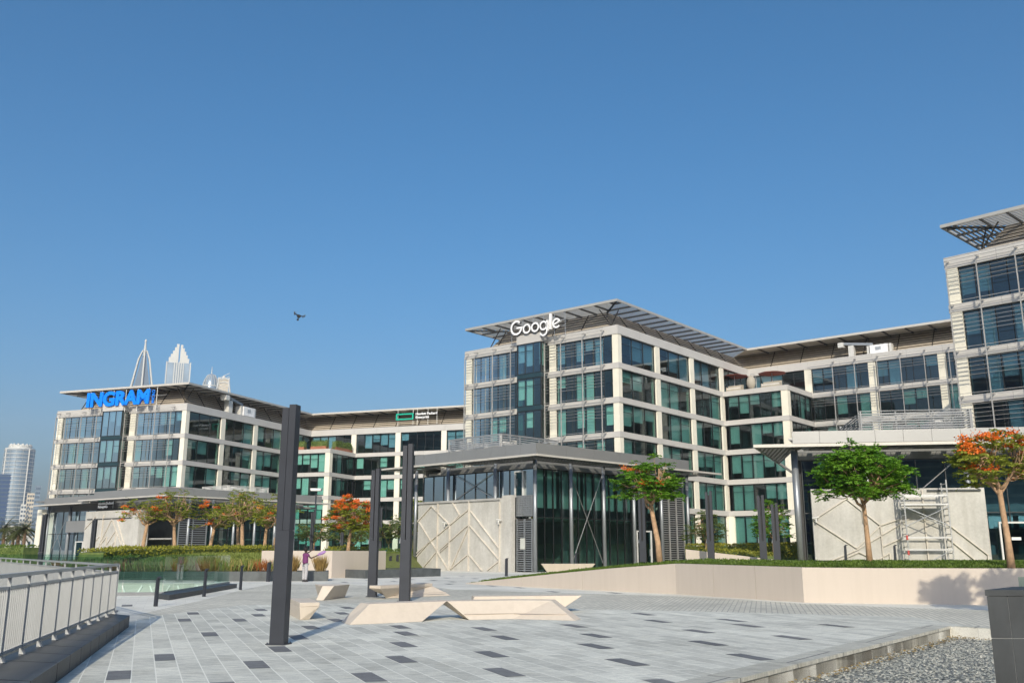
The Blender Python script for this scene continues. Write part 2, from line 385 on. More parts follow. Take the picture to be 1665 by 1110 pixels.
# ------------------------------------------------------------------ office blocks
def office(name, label, loc, azB, tops, seed, Alen, acols, bay, bcols, vin, tv, link, style, ppar=1.05, solo=False, top_blue=True, zg=0.0):
    rnd = random.Random(seed)
    root = tag(empty(name, (*loc, 0), zrot_for(azB)), label, 'office building')
    H = .66; nf = len(tops)
    s = -1 if solo else 1                       # solo block: its long face runs to the right
    FA = F((0, 0), (0, s), (-1, 0)); FB = F((0, 0), (1, 0), (0, -1))
    lev = []                                    # window openings per floor
    for i in range(nf): lev.append((tops[i + 1] if i + 1 < nf else zg, tops[i] - (ppar if i == 0 else H)))
    for i, zt in enumerate(tops): band(FA, 0, Alen, zt, ppar if i == 0 else H, root)
    # corner column and columns of the short face
    column(FA, .07, acols[0][1], zg, tops[0] - .3, root, d0=-.84)
    for c in acols[1:]: column(FA, c[0], c[1], zg, tops[0] - .3, root)
    spans = []; prev = acols[0][1]
    for c in acols[1:]:
        spans.append([prev, c[0]]); prev = c[1]
    for k, (z0, z1) in enumerate(lev):
        for (a, b) in spans:
            if bay and a < bay[0] < b: a = bay[1]
            nm = max(3, round((b - a) / 1.4))
            window(FA, a, b, z0, z1, root, nm, rnd, 'pane_blue' if solo or (k == 0 and rnd.random() < .4) else 'pane_teal', blindp=.5)
    if bay:
        p = 1.3; t0, t1 = bay
        FBy = F((-p, 0), (0, 1), (-1, 0)); FS = F((-p, t0), (1, 0), (0, -1)); FS2 = F((-p, t1), (1, 0), (0, 1))
        mb = MB(); mb.box(-p - .02, -.003, t0, t1, tops[0] - .72, tops[0] + .42, 0)
        mb.build('bay_cap', 'band_cladding', root)
        for k, (z0, z1) in enumerate(lev[:-1]):
            zt = z1 if k else tops[0] - .74
            window(FBy, t0 + .02, t1 - .02, z0 - .1, zt, root, 3, rnd, 'pane_teal' if k else 'pane_blue', d=-.06, blindp=.75)
            window(FS, .02, p - .02, z0 - .1, zt, root, 1, rnd, 'pane_teal', d=-.06, blindp=.5)
            window(FS2, .02, p - .02, z0 - .1, zt, root, 1, rnd, 'pane_teal', d=-.06, blindp=.5)
            mb = MB(); mb.box(-p + .02, -.02, t0 + .03, t1 - .03, z0 - H + .02, z0 - .12, 0); mb.build('spandrel', 'pane_spandrel', root)
    # long face
    if not solo:
        FL = F((vin, 0), (0, -1), (-1, 0))
        for i, zt in enumerate(tops):
            end = vin if i == 0 else tv
            band(FB, .455, end, zt, ppar if i == 0 else H, root)
        for c in bcols: column(FB, c[0], c[1], zg, tops[0] - .3, root)
        pr = acols[0][1]; bsp = []
        for c in bcols: bsp.append((pr, c[0])); pr = c[1]
        for k, (z0, z1) in enumerate(lev):
            for j, (a, b) in enumerate(bsp):
                window(FB, a, b, z0, z1, root, 3, rnd, 'pane_blue' if k == 0 and top_blue else 'pane_teal', blindp=.4 + .12 * j)
        window(FB, bcols[-1][1], vin, lev[0][0], lev[0][1], root, 4, rnd, 'pane_teal', blindp=.4)
        # terrace block
        FT = F((tv, 0), (0, -1), (-1, 0)); FTS = F((tv, -9.1), (1, 0), (0, -1))
        for i in range(1, nf):
            band(FT, .0, 9.1, tops[i], H, root); band(FTS, .455, vin - tv, tops[i], H, root)
            z0, z1 = lev[i]
            window(FT, .5, 8.12, z0, z1, root, 5, rnd, 'pane_teal', blindp=.8)
            window(FTS, .95, vin - tv, z0, z1, root, 4, rnd, 'pane_teal', blindp=.35)
        column(FT, 8.12, 9.03, zg, tops[1] - .3, root, d0=-.95)
        if nf > 5: column(FT, -.7, .7, zg, tops[-1] - .3, root)
        # link wing
        t = 8.1; band(FL, 0.0, link, tops[0], ppar, root)
        cs = []
        while t < link: cs.append((t, t + .95)); t += 8.65
        for i in range(1, nf): band(FL, 9.1, link, tops[i], H, root)
        for j, c in enumerate(cs):
            column(FL, c[0], c[1], tops[1] if j == 0 else zg, tops[0] - .3, root)
        for k, (z0, z1) in enumerate(lev):
            pr = 0.0 if k == 0 else None
            for c in cs:
                if pr is not None: window(FL, pr, c[0], z0, z1, root, 5, rnd, 'pane_blue' if k == 0 else 'pane_teal', blindp=.5)
                pr = c[1]
            if link - pr > 1.5: window(FL, pr, link, z0, z1, root, 5, rnd, 'pane_blue' if k == 0 else 'pane_teal', blindp=.5)
    # interior: floor plates and core
    mb = MB()
    for zt in tops[1:]:
        za, zb = zt - .55, zt - .06
        if solo: mb.box(.46, 30, -Alen + .3, -.1, za, zb)
        else:
            mb.box(.46, vin + 15, .46, Alen - .3, za, zb); mb.box(tv + .46, vin + .46, -8.64, .46, za, zb)
            mb.box(vin + .46, vin + 15, -link, .46, za, zb)
    mb.build('floor_plate', 'interior_floor', root)
    mb = MB(); zt = tops[0] - .5
    if solo: mb.box(6, 29.9, -Alen + .4, -.2, zg, zt)
    else:
        mb.box(6.5, vin + 14, 6.5, Alen - .5, zg, zt); mb.box(vin + 7, vin + 14, -link + .1, 6.4, zg, zt)
        mb.box(tv + 6, vin + 7, -5, 6.4, zg, tops[1] - .6)
    mb.build('core_wall', 'interior_dark', root)
    mb = MB()
    if solo: mb.box(.46, 30, -Alen + .3, -.1, tops[0] - .8, tops[0] - .55); mb.box(.5, 30, -.42, -.11, zg, tops[0] - .06)
    else:
        mb.box(.46, vin + 15, .46, Alen - .3, tops[0] - .8, tops[0] - .55); mb.box(vin + .46, vin + 15, -link, .46, tops[0] - .8, tops[0] - .55)
        mb.box(tv + .46, vin + .46, -8.64, .46, tops[1] - .05, tops[1] - .03)
        mb.box(.5, vin + 15, Alen - .29, Alen - .02, zg, tops[0] - .06)
    mb.build('roof_deck', 'band_cladding', root)
    # sunshades
    op = [(a, b) for a, b in lev if b > 9]
    if solo:
        sunshade(FA, .3, Alen, op, [.43, 2.95, 6.04, 9.1, 12.1, 15.1, 18.2, 21.2], root)
    else:
        off = 0 if Alen < 24 else .45
        sunshade(FA, 1.5, 10.0 + off, op, [1.83 + off * .6, 4.46 + off, 7.57 + off, 10.0 + off], root)
        sunshade(FA, 14.7 + off, Alen - .7, op, [15.3 + off, 18.25 + off, 21.35 + off, Alen - .75], root)
    if style.get('linkshade'):
        sunshade(FL, 9.2, link, op, [9.4 + 2.93 * k for k in range(1, 12)], root, frac=.5)
    # roof canopy and sloped louvre screens
    zc = tops[0] + 3.1; w_ = 4.2; z0, z1 = tops[0] - .75, zc - .13
    canopy(FA, 0, Alen, zc, w_, 1, 1, root, style['A'])
    louvre(FA, 0, Alen, z0, z1, 1.5, w_, 1, 1, root)
    if solo:
        FR = F((0, 0), (1, 0), (0, 1)); canopy(FR, 0, 29, zc, w_, 1, 0, root, 'slat'); louvre(FR, 0, 29, z0, z1, 1.5, w_, 1, 0, root)
        mb = MB(); mb.box(w_, 28, -Alen + w_, -w_, zc - .12, zc - .02); mb.build('roof_top', 'canopy_panel', root)
    else:
        canopy(FB, 0, vin, zc, w_, 1, -1, root, style['B']); louvre(FB, 0, vin, z0, z1, 1.5, w_, 1, -1, root)
        FE = F((0, Alen), (1, 0), (0, 1)); canopy(FE, 0, vin + 10, zc, w_, 1, 0, root, 'slat'); louvre(FE, 0, vin + 10, z0, z1, 1.5, w_, 1, 0, root)
        canopy(FL, 0, link, zc, w_, -1, 0, root, style['L'], bay=2.9); louvre(FL, 0, link, z0, z1, 1.5, w_, -1, 0, root)
        mb = MB(); mb.box(w_, vin + 10, w_, Alen - w_, zc - .12, zc - .02); mb.box(vin + w_, vin + 12, -link, w_ - .01, zc - .125, zc - .025)
        mb.build('roof_top', 'canopy_panel', root)
    return root
pm('pane_spandrel', (.02, .045, .055), .12, .0, var=.1)
GB = R(90 - 39.3)
google = office('office_building', 'central six storey office block with white rooftop lettering and slatted canopy', (12.16, 102.28), 39.3,
    [27.05, 22.65, 18.68, 14.75, 10.82, 6.75], 3, 23.7, [(0, .85), (9.0, 9.92), (22.58, 23.5)], (10.1, 13.9),
    [(8.48, 9.5), (17.16, 18.2), (25.55, 26.6)], 34.5, 26.0, 44, {'A': 'slat', 'B': 'slat', 'L': 'panel', 'linkshade': True})
ingram = office('office_building', 'left office block with blue rooftop lettering, behind the row of flowering trees', (-47.27, 131.78), 20.0,
    [22.5, 18.13, 14.25, 10.45, 6.6], 8, 24.4, [(0, .84), (9.24, 10.23), (23.3, 24.25)], (10.45, 14.3),
    [(8.21, 9.2), (16.53, 17.55), (24.6, 25.5)], 33.4, 25.0, 44, {'A': 'panel', 'B': 'dense', 'L': 'panel'}, zg=0, top_blue=False)
rblock = office('office_building', 'tall office block cut by the right edge of the photo', (38.24, 77.37), 47.0,
    [26.95, 22.6, 18.5, 14.55, 10.6, 6.6], 12, 27, [(0, 1.03), (8.9, 9.8), (17.6, 18.5), (26.1, 27)], None, None, None, None, 0,
    {'A': 'slat'}, solo=True)

# ------------------------------------------------------------------ glass pavilions (same frame convention)
def perforated(F_, t0, t1, d0, d1, z, parent, name='perforated_canopy', th=.012, seed=1):
    """soffit plate built as cells round real openings; the hole pattern follows groups of four columns"""
    mb = MB(); cs = .34; nt_ = int((t1 - t0) / cs); nd = int((d1 - d0) / cs)
    for i in range(nt_ + 1):
        a = t0 + i * cs; b = min(t1, a + cs)
        if b - a < .02: continue
        g = i % 9
        for j in range(nd + 1):
            c = d0 + j * cs; e = min(d1, c + cs)
            if e - c < .02: continue
            big = g in (1, 2, 4, 5) and j % 1 == 0
            small = g in (3, 7) and j % 3 != 0
            if big: hw, hd = .15, .15
            elif small: hw, hd = .06, .09
            else: hw = 0
            if hw == 0 or b - a < .33 or e - c < .33:
                F_.box(mb, a, b, c, e, z, z + th); continue
            mt, md = (a + b) / 2, (c + e) / 2
            F_.box(mb, a, mt - hw, c, e, z, z + th); F_.box(mb, mt + hw, b, c, e, z, z + th)
            F_.box(mb, mt - hw, mt + hw, c, md - hd, z, z + th); F_.box(mb, mt - hw, mt + hw, md + hd, e, z, z + th)
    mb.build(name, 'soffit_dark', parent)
def round_col(parent, x, y, z0, z1, r=.16):
    mb = MB(); mb.tube([(x, y, z0), (x, y, z1)], r, 14); mb.build('column', 'steel_grey', parent, smooth=True)
def fascia_run(F_, t0, t1, zt, zb, parent, step=1.65, dth=.12, d=0.0):
    mb = MB(); t = t0
    while t < t1 - .01:
        e = min(t + step, t1); F_.box(mb, t + .01, e - .01, d - dth, d, zb, zt, 0); t = e
    F_.box(mb, t0 + .03, t1 - .03, d - dth - .03, d - .03, zb + .01, zt - .02, 1)
    mb.build('fascia', ['grey_fascia', 'band_dark_gap'], parent)
def wall_lines(F_, t0, t1, z0, z1, d, lines, parent, name='relief_rib', w_=.08, th=.13):
    mb = MB(); W = t1 - t0; Hh = z1 - z0
    for (u0, v0, u1, v1) in lines:
        mb.beam(F_.P(t0 + u0 * W, d + th / 2, z0 + v0 * Hh), F_.P(t0 + u1 * W, d + th / 2, z0 + v1 * Hh), w_, th, 0, upv=tuple(F_.n))
    mb.build(name, 'concrete_light', parent)
def glazing(F_, t0, t1, z0, z1, d, parent, step=1.3, transoms=(), pane='pane_dark', name='glass_wall', w_=.06):
    mb = MB(); n = max(1, round((t1 - t0) / step)); s = (t1 - t0) / n
    for k in range(n + 1): F_.box(mb, t0 + k * s - w_ / 2, t0 + k * s + w_ / 2, d - .12, d + .04, z0, z1, 0)
    for zz in list(transoms) + [z0 + .05, z1 - .05]: F_.box(mb, t0 + w_ / 2 + .002, t1 - w_ / 2 - .002, d - .10, d + .03, zz - .04, zz + .04, 0)
    mb.quad(F_.P(t0, d - .02, z0), F_.P(t1, d - .02, z0), F_.P(t1, d - .02, z1), F_.P(t0, d - .02, z1), 1)
    return mb.build(name, ['mullion', pane], parent)
def louvre_panel(F_, t0, t1, z0, z1, d, parent, pitch=.19, mat='steel_grey', verts=2, back=True):
    mb = MB(); z = z0 + .1
    while z < z1 - .05: F_.box(mb, t0, t1, d - .10, d, z - .035, z + .035, 0); z += pitch
    for k in range(verts + 1):
        t = t0 + (t1 - t0) * k / verts; F_.box(mb, t - .04, t + .04, d - .14, d + .02, z0, z1, 0)
    if back: F_.box(mb, t0, t1, d - .25, d - .2, z0, z1, 1)
    return mb.build('louvre_panel', [mat, 'band_dark_gap'], parent)
def roof_enclosure(parent, x0, x1, y0, y1, z0, z1, mat='silver_metal'):
    mb = MB(); z = z0 + .1
    while z < z1:
        mb.box(x0, x0 + .06, y0, y1, z - .045, z + .045); mb.box(x0 + .062, x1, y0, y0 + .06, z - .035, z + .035)
        mb.box(x1 - .06, x1, y0 + .062, y1, z - .035, z + .035); mb.box(x0 + .062, x1 - .062, y1 - .06, y1, z - .035, z + .035); z += .17
    n = max(2, round((y1 - y0) / 2.2))
    for k in range(n + 1): y = y0 + (y1 - y0) * k / n; mb.box(x0 + .065, x0 + .16, y - .05, y + .05, z0, z1); mb.box(x1 - .16, x1 - .065, y - .05, y + .05, z0, z1)
    n = max(2, round((x1 - x0) / 2.2))
    for k in range(n + 1): x = x0 + (x1 - x0) * k / n; mb.box(x - .05, x + .05, y0 + .065, y0 + .16, z0, z1); mb.box(x - .05, x + .05, y1 - .16, y1 - .065, z0, z1)
    mb.box(x0 - .04, x1 + .04, y0 - .04, y0 + .04, z1, z1 + .05); mb.box(x0 - .04, x0 + .04, y0 + .05, y1, z1, z1 + .05)
    mb.build('plant_screen', mat, parent)
    mb = MB(); mb.box(x0 + 1, x0 + 3.4, y0 + 1.0, y0 + 2.6, z0, z0 + .95); mb.box(x0 + 1.2, x0 + 2.6, y0 + 3.4, y0 + 4.6, z0, z0 + .8)
    mb.tube([(x0 + 2, y0 + 1.8, z0 + .95), (x0 + 2, y0 + 1.8, z0 + 1.1)], .4, 12)
    mb.build('roof_unit', 'white_rail', parent)
LINES = [(0, .72, .18, .95), (.18, .95, .41, .66), (.41, .66, .41, .0), (0, .25, .64, .88), (0, .20, .16, .41), (.02, .72, .41, .0), (.10, .05, .26, .28),
         (.26, .99, .26, .0), (.41, .66, .53, .80), (.44, .99, .53, .80), (.30, .30, .64, .66), (.30, .27, .40, .37), (.64, 1, .64, 0), (.66, .85, .99, .31), (.64, .66, .99, .16),
         (.43, .02, .64, .62), (.43, .02, .64, .24), (.64, .24, .80, .01), (.86, .02, .98, .14), (.99, .0, .99, .96)]
def pavilion(label, loc, azB, fa, ra, fb, rb, cw, zb=0.0, seed=1, cols_a=(), cols_b=(), pane_up='pane_dark', full=True, mirrored=False):
    root = tag(empty('glass_pavilion', (*loc, zb), zrot_for(azB)), label, 'pavilion')
    FA = F((0, 0), (0, 1), (-1, 0)); FB = F((0, 0), (1, 0), (0, -1))
    ov = 2.72; OA = F((-ov, -ov), (0, 1), (-1, 0)); OB = F((-ov, -ov), (1, 0), (0, -1))
    zt, zf = 9.65, 8.82
    fascia_run(OA, 0, fa, zt, zf, root); fascia_run(OB, .13, fb, zt, zf, root)
    mb = MB()                                   # light rim strip round the whole canopy edge
    OA.box(mb, 0, ra, -.10, .05, zf - .16, zf - .01); OB.box(mb, .1, rb, -.10, .05, zf - .16, zf - .01)
    mb.build('canopy_rim', 'canopy_panel', root)
    perforated(OA, .12, ra, -ov + .05, -.12, zf - .14, root, seed=seed)
    perforated(OB, ov + .1, rb, -ov + .05, -.12, zf - .14, root, seed=seed)
    # ends of the canopy beyond the roof box
    mb = MB()
    if ra > fa + .5: mb.box(0, 6, fa - ov + .3, ra - ov, zf - .14, zf - .04); mb.build('canopy_plate', 'soffit_dark', root)
    mb = MB()
    if rb > fb + .5: mb.box(fb - ov + .3, rb - ov, 0, 6, zf - .145, zf - .045); mb.build('canopy_plate', 'soffit_dark', root)
    mb = MB(); mb.box(.3, fb - ov, .3, fa - ov, zt - .25, zt - .12); mb.build('roof_deck', 'grey_fascia', root)
    # dark header above the glass
    mb = MB(); mb.box(.25, fb - ov - .5, .25, .45, 8.12, zf - .15); mb.box(.25, .45, .46, fa - ov, 8.12, zf - .15); mb.build('header', 'header_metal', root)
    for y in cols_a: round_col(root, 0, y, 0, 8.68)
    for x in cols_b: round_col(root, x, 0, 0, 8.68)
    return root, FA, FB
def x_brace(root, F_, t0, t1, z0, z1, d=-.05):
    for a, b in (((t0, z0), (t1, z1)), ((t0, z1), (t1, z0))):
        mb = MB(); mb.tube([F_.P(a[0], d, a[1]), F_.P(b[0], d, b[1])], .028, 6); mb.build('brace_rod', 'rod_steel', root)
        d -= .08
def door(root, F_, t0, t1, h, d, mat='door_white', z=0):
    mb = MB()
    for a, b, c, e in ((t0, t0 + .12, z, z + h), (t1 - .12, t1, z, z + h), (t0 + .12, t1 - .12, z + h - .12, z + h)): F_.box(mb, a, b, d - .1, d + .08, c, e)
    dr = mb.build('door', mat, root)
    mb = MB(); F_.box(mb, t0 + .13, t1 - .13, d - .04, d - .02, z + .02, z + h - .13); mb.build('leaf', 'pane_dark', dr)
    mb = MB(); F_.box(mb, t1 - .3, t1 - .26, d + .0, d + .06, z + .9, z + 1.5); mb.build('handle', 'silver_metal', dr)
def camera_cctv(root, F_, t, z, d):
    mb = MB(); mb.tube([F_.P(t, d, z), F_.P(t, d + .3, z - .05)], .03, 8); mb.tube([F_.P(t - .15, d + .25, z), F_.P(t + .3, d + .35, z + .08)], .06, 8); mb.tube([F_.P(t + .1, d + .3, z), F_.P(t + .1, d + .3, z - .3)], .07, 8)
    mb.build('security_camera', 'white_rail', root)
# --- middle pavilion
mp, FA, FB = pavilion('middle glass pavilion with ribbed concrete wall, between the tall steel masts and the green tree', (1.84, 73.18), 45, 14.5, 19.8, 20.2, 25.5, None,
    cols_a=(4.53, 10.45, 14.83), cols_b=(0, 4.3, 8.52, 12.7, 16.8, 21.0))
FAo = FA
mb = MB(); FA.box(mb, 1.9, 13.6, .32, .72, 0, 5.78, 0); FA.box(mb, 1.9, 3.0, .28, .71, 5.78, 5.98, 0)
cwall = mb.build('concrete_wall', 'concrete', mp)
mb = MB(); FA.box(mb, 3.2, 13.55, .74, .84, 5.62, 5.80, 0); mb.build('coping', 'concrete_patch', cwall)
wall_lines(FA, 13.6, 3.1, 0, 5.7, .725, LINES, cwall)
camera_cctv(cwall, FA, 9.6, 3.9, .72); camera_cctv(cwall, FA, 3.0, 4.0, .72)
glazing(FA, .45, 14.2, 5.8, 8.12, -.35, mp, 1.32)
glazing(FA, .45, 1.9, 0, 5.8, -.38, mp, .7)
door(mp, FA, 1.5, 2.5, 2.1, -.25, z=5.85)
louvre_panel(FA, .22, 1.88, 0.05, 4.1, .16, mp, .17)
louvre_panel(FA, .22, 1.88, 4.3, 5.95, .16, mp, .17, verts=9)
mb = MB(); FA.box(mb, .9, 1.4, .2, .26, 1.75, 2.6); mb.build('notice_plate', 'pit_wall', mp)
glazing(FB, .45, 16.9, 0, 8.12, -.35, mp, 1.05, transoms=(4.25,), pane='pane_teal')
glazing(FB, 20.6, 21.6, 0, 8.12, -.35, mp, .9, transoms=(4.25,), pane='pane_teal')
louvre_panel(FB, 17.0, 20.5, .4, 8.1, -.1, mp, .2, mat='silver_metal', verts=3)
mb = MB()
for k in range(11): FB.box(mb, .7 + k * 1.5, .7 + k * 1.5 + 1.05, -.72, -.70, 5.0, 8.05)
mb.build('blind', 'blind', mp)
x_brace(mp, FB, 4.35, 8.45, .6, 8.0)
x_brace(mp, FA, 5.0, 9.8, 5.9, 8.0, -.2)
door(mp, FB, 13.2, 15.4, 3.1, -.2, z=.3)
mb = MB(); mb.box(.6, 20, .6, 13.8, 4.1, 4.25); mb.box(.6, 20, .6, 13.8, 8.2, 8.4); mb.build('floor_plate', 'interior_floor', mp)
mb = MB(); mb.box(7.5, 19.8, 3.8, 13.5, 0, 8.1); mb.build('core_wall', 'interior_floor', mp)
mb = MB(); mb.box(.5, 21.5, 14.2, 14.5, 0, 8.8); mb.box(21.3, 21.6, .6, 14.2, 0, 8.8); mb.build('rear_wall', 'concrete', mp)
roof_enclosure(mp, -.3, 6.8, 3.6, 10.2, 9.55, 11.05)

# --- right pavilion: long face runs to the right
rp = tag(empty('glass_pavilion', (20.614, 66.896, 0), zrot_for(10.5)), 'right glass pavilion with blue glass behind the concrete wall and the metal scaffold', 'pavilion')
FR = F((0, 0), (0, -1), (-1, 0)); OR = F((-2.65, 0), (0, -1), (-1, 0)); FS = F((0, 0), (1, 0), (0, 1))
fascia_run(OR, -.36, 24, 9.86, 9.02, rp, 1.85)
mb = MB(); OR.box(mb, -3.05, 24, -.1, .05, 8.78, 8.99); mb.beam((-2.65, 3.0, 8.88), (22.2, -2.45, 8.88), .12, .2); mb.build('canopy_rim', 'canopy_panel', rp)
perforated(OR, 0.02, 24, -2.6, -.12, 8.80, rp)
mb = MB()                                   # tapering side canopy with openings
for i in range(80):
    x = -2.6 + i * .30; half = 2.95 - (x + 2.65) * .2206
    j = 0
    while j * .3 < half:
        y0 = .0 + j * .3; y1 = min(half, y0 + .3)
        if y1 - y0 > .28:
            mb.box(x, x + .3, y0, y0 + .09, 8.80, 8.85); mb.box(x, x + .1, y0 + .09, y1, 8.80, 8.85); mb.box(x + .22, x + .3, y0 + .09, y1, 8.80, 8.85)
        else: mb.box(x, x + .3, y0, y1, 8.80, 8.85)
        j += 1
mb.build('perforated_canopy', 'soffit_dark', rp)
mb = MB(); mb.prism([(.3, -24), (22, -24), (22, -5.3), (.3, .3)], 9.6, 9.72); mb.build('roof_deck', 'grey_fascia', rp)
mb = MB(); FR.box(mb, .3, 24, -.5, -.3, 8.12, 8.79); mb.build('header', 'header_metal', rp); mb = MB(); mb.hexa([(.5, -.45, .3), (22, -5.6, .3), (22, -5.45, .3), (.5, -.3, .3), (.5, -.45, 8.79), (22, -5.6, 8.79), (22, -5.45, 8.79), (.5, -.3, 8.79)]); mb.build('side_wall', 'band_dark_gap', rp)
round_col(rp, 0, 0, 0, 8.79, .24)
for t in (11.6, 18.4): round_col(rp, 0, -t, 0, 8.79, .2)
mb = MB(); FR.box(mb, .9, 12.45, .22, .62, .5, 5.95, 0); cw2 = mb.build('concrete_wall', 'concrete', rp)
mb = MB(); FR.box(mb, 1.15, 6.3, .63, .74, 5.72, 5.84, 0); FR.box(mb, 8.7, 12.2, .63, .74, 5.72, 5.84, 0); mb.build('coping', 'granite_dark', cw2)
L2 = [(.02, .62, .21, .88), (.21, .88, .40, .52), (.0, .60, .25, .22), (.25, .22, .40, .52), (.05, .02, .25, .20), (.10, .02, .26, .17), (.25, .20, .58, .62), (.26, .17, .40, .02),
      (.40, .52, .40, .02), (.40, .24, .56, .40), (.33, .02, .44, .16), (.44, .16, .44, .02), (.40, .52, .56, .64), (.78, .56, 1.0, .14), (.78, .36, .96, .0), (1.0, .14, 1.0, .0), (.30, .99, .30, .55), (.66, .99, .66, .02)]
wall_lines(FR, .9, 12.2, .7, 5.9, .625, L2, cw2)
glazing(FR, .5, 24, .5, 8.12, -.35, rp, 1.95, transoms=(4.3,), pane='pane_blue')
door(rp, FR, 13.3, 15.6, 2.75, .0, z=.9)
mb = MB(); FR.box(mb, 14.0, 14.6, .1, .13, 2.4, 2.6); mb.build('notice_plate', 'white_paint', rp)
mb = MB()
for k in range(6): FR.box(mb, 12.9 + k * 1.95, 14.5 + k * 1.95, -.75, -.72, 3.2, 4.2)
mb.build('blind', 'blind', rp)
mb = MB(); mb.box(.6, 20, -23, -5.6, 4.1, 4.25); mb.box(.6, 20, -23, -5.6, 8.3, 8.5); mb.build('floor_plate', 'interior_floor', rp)
mb = MB(); mb.box(4.5, 20, -22, -5.8, 0, 8.2); mb.build('core_wall', 'interior_dark', rp)
for a, b in (((3.2, 8.0), (5.9, 5.95)), ((11.2, 8.1), (8.6, 5.95))):
    mb = MB(); mb.tube([FR.P(a[0], -.1, a[1]), FR.P(b[0], -.1, b[1])], .04, 6); mb.build('brace_rod', 'rod_steel', rp)
camera_cctv(cw2, FR, 1.0, 3.9, .62)
for t in (3.2, 4.9):
    mb = MB(); mb.tube([FR.P(t, .1, 5.9), FR.P(t, .1, 7.0)], .16, 10); mb.tube([FR.P(t, .1, 7.0), FR.P(t, .1, 7.2)], .2, 10); mb.build('roof_vent', 'white_paint', rp)
roof_enclosure(rp, -1.2, 7, -12.0, -4.5, 9.72, 11.35, 'fence_dark')

# --- left pavilion
ZB = -1.26
lp, FA, FB = pavilion('left glass pavilion with white concrete wall, behind the row of flowering trees', (-38.3, 105.0), 38, 15.4, 19.0, 22.0, 24.0, None, zb=ZB,
    cols_a=(), cols_b=(2.1, 5.2, 8.2, 11.2, 14.2, 17.2))
mb = MB(); FA.box(mb, 5.2, 17.4, .6, 1.0, 0, 7.5, 0); mb.box(-.595, .25, 5.2, 5.6, 0, 7.5, 0); cw3 = mb.build('concrete_wall', 'concrete', lp)
mb = MB(); FA.box(mb, 6.8, 16.9, 1.01, 1.1, 6.5, 6.6, 0); mb.build('coping', 'granite_dark', cw3)
wall_lines(FA, 17.2, 5.4, 0, 7.2, 1.005, [(.05, .1, .45, .62), (.05, .3, .3, .62), (.1, .02, .52, .9), (.3, .05, .62, .55), (.3, .25, .62, .72), (.62, .72, .62, .2), (.62, .88, .98, .08), (.35, .98, .35, .0), (.52, .9, .95, .1), (.0, .75, .2, .95), (.45, .62, .45, .3), (.2, .0, .62, .42)], cw3)
mb = MB(); FA.box(mb, .46, 30, -.5, -.3, 7.7, 8.68); mb.build('header', 'soffit_dark', lp)
O2 = F((-2.1, 12.75), (0, 1), (-1, 0)); fascia_run(O2, .02, 13.4, 9.35, 8.6, lp, 2.0)
mb = MB(); O2.box(mb, 2, 17.2, -.1, .05, 8.42, 8.58); mb.build('canopy_rim', 'canopy_panel', lp)
perforated(O2, .1, 17.2, -2.0, -.12, 8.46, lp)
mb = MB(); mb.box(-1.9, 12, 12.8, 29, 8.9, 9.1); mb.build('roof_deck', 'grey_fascia', lp)
mb = MB(); FA.box(mb, 30.0, 31.2, -3, .5, 0, 8.1); mb.build('end_wall', 'cream_stone', lp)
mb = MB(); FA.box(mb, 17.45, 22.9, .5, .62, 5.05, 6.45); mb.build('cladding_panel', 'grey_fascia', lp)
glazing(FA, 17.5, 29.9, 0, 8.1, -.35, lp, 2.0, transoms=(4.9,), pane='pane_blue')
x_brace(lp, FA, 23.2, 28.6, 1.2, 8.0, .1)
door(lp, FA, 19.1, 21.0, 3.0, .1, z=.95)
for t in (23.2, 28.9): round_col(lp, -.1, t, 0, 8.45, .18)
glazing(FB, .45, 22.0, 0, 8.12, -.35, lp, 1.2, transoms=(5.2,), pane='pane_teal')
louvre_panel(FB, 1.0, 4.6, 1.2, 6.6, -.1, lp, .25)
mb = MB(); mb.box(.6, 21, .6, 29, 4.1, 4.25); mb.box(.6, 21, .6, 29, 8.2, 8.4); mb.build('floor_plate', 'interior_floor', lp)
mb = MB(); mb.box(5.5, 20, 5.5, 28, 0, 8.1); mb.build('core_wall', 'interior_dark', lp)
roof_enclosure(lp, 8.5, 14.5, 2, 7.5, 9.55, 10.6, 'white_rail')

# ------------------------------------------------------------------ lettering
def text_mesh(name, body, size, mat, parent, ext=.08, off=0.0, shear=0.0, space=1.0, side=None):
    cu = bpy.data.curves.new(name, 'FONT'); cu.body = body; cu.size = size; cu.extrude = ext; cu.offset = off; cu.shear = shear; cu.space_character = space
    o = bpy.data.objects.new(name, cu); COL.objects.link(o)
    dg = bpy.context.evaluated_depsgraph_get(); me = bpy.data.meshes.new_from_object(o.evaluated_get(dg)); bpy.data.objects.remove(o)
    me.materials.clear(); me.materials.append(MATS[mat]); 
    if side: 
        me.materials.append(MATS[side])
        for p in me.polygons:
            if abs(p.normal.z) < .5: p.material_index = 1
    r = bpy.data.objects.new(name, me); COL.objects.link(r); r.parent = parent
    return r
def fit(o, w_, h_):          # scale to width/height, put lower-left at origin; text stands in the XZ plane
    vs = [v.co for v in o.data.vertices]; x0 = min(v.x for v in vs); x1 = max(v.x for v in vs); y0 = min(v.y for v in vs); y1 = max(v.y for v in vs)
    for v in o.data.vertices: v.co = Vector(((v.co.x - x0) * w_ / (x1 - x0), -v.co.z, (v.co.y - y0) * h_ / (y1 - y0)))
def sign_root(name, label, block_loc, azB, s, d, z):
    """empty on the short face of a block at distance s from its corner; +X of the sign runs to the viewer's right"""
    a = R(azB - 90); b = R(azB); A = Vector((math.sin(a), math.cos(a), 0)); B = Vector((math.sin(b), math.cos(b), 0))
    p = Vector((*block_loc, 0)) + A * s - B * d + Vector((0, 0, z))
    e = empty(name, p, math.atan2(-A.y, -A.x)); return tag(e, label, 'sign')
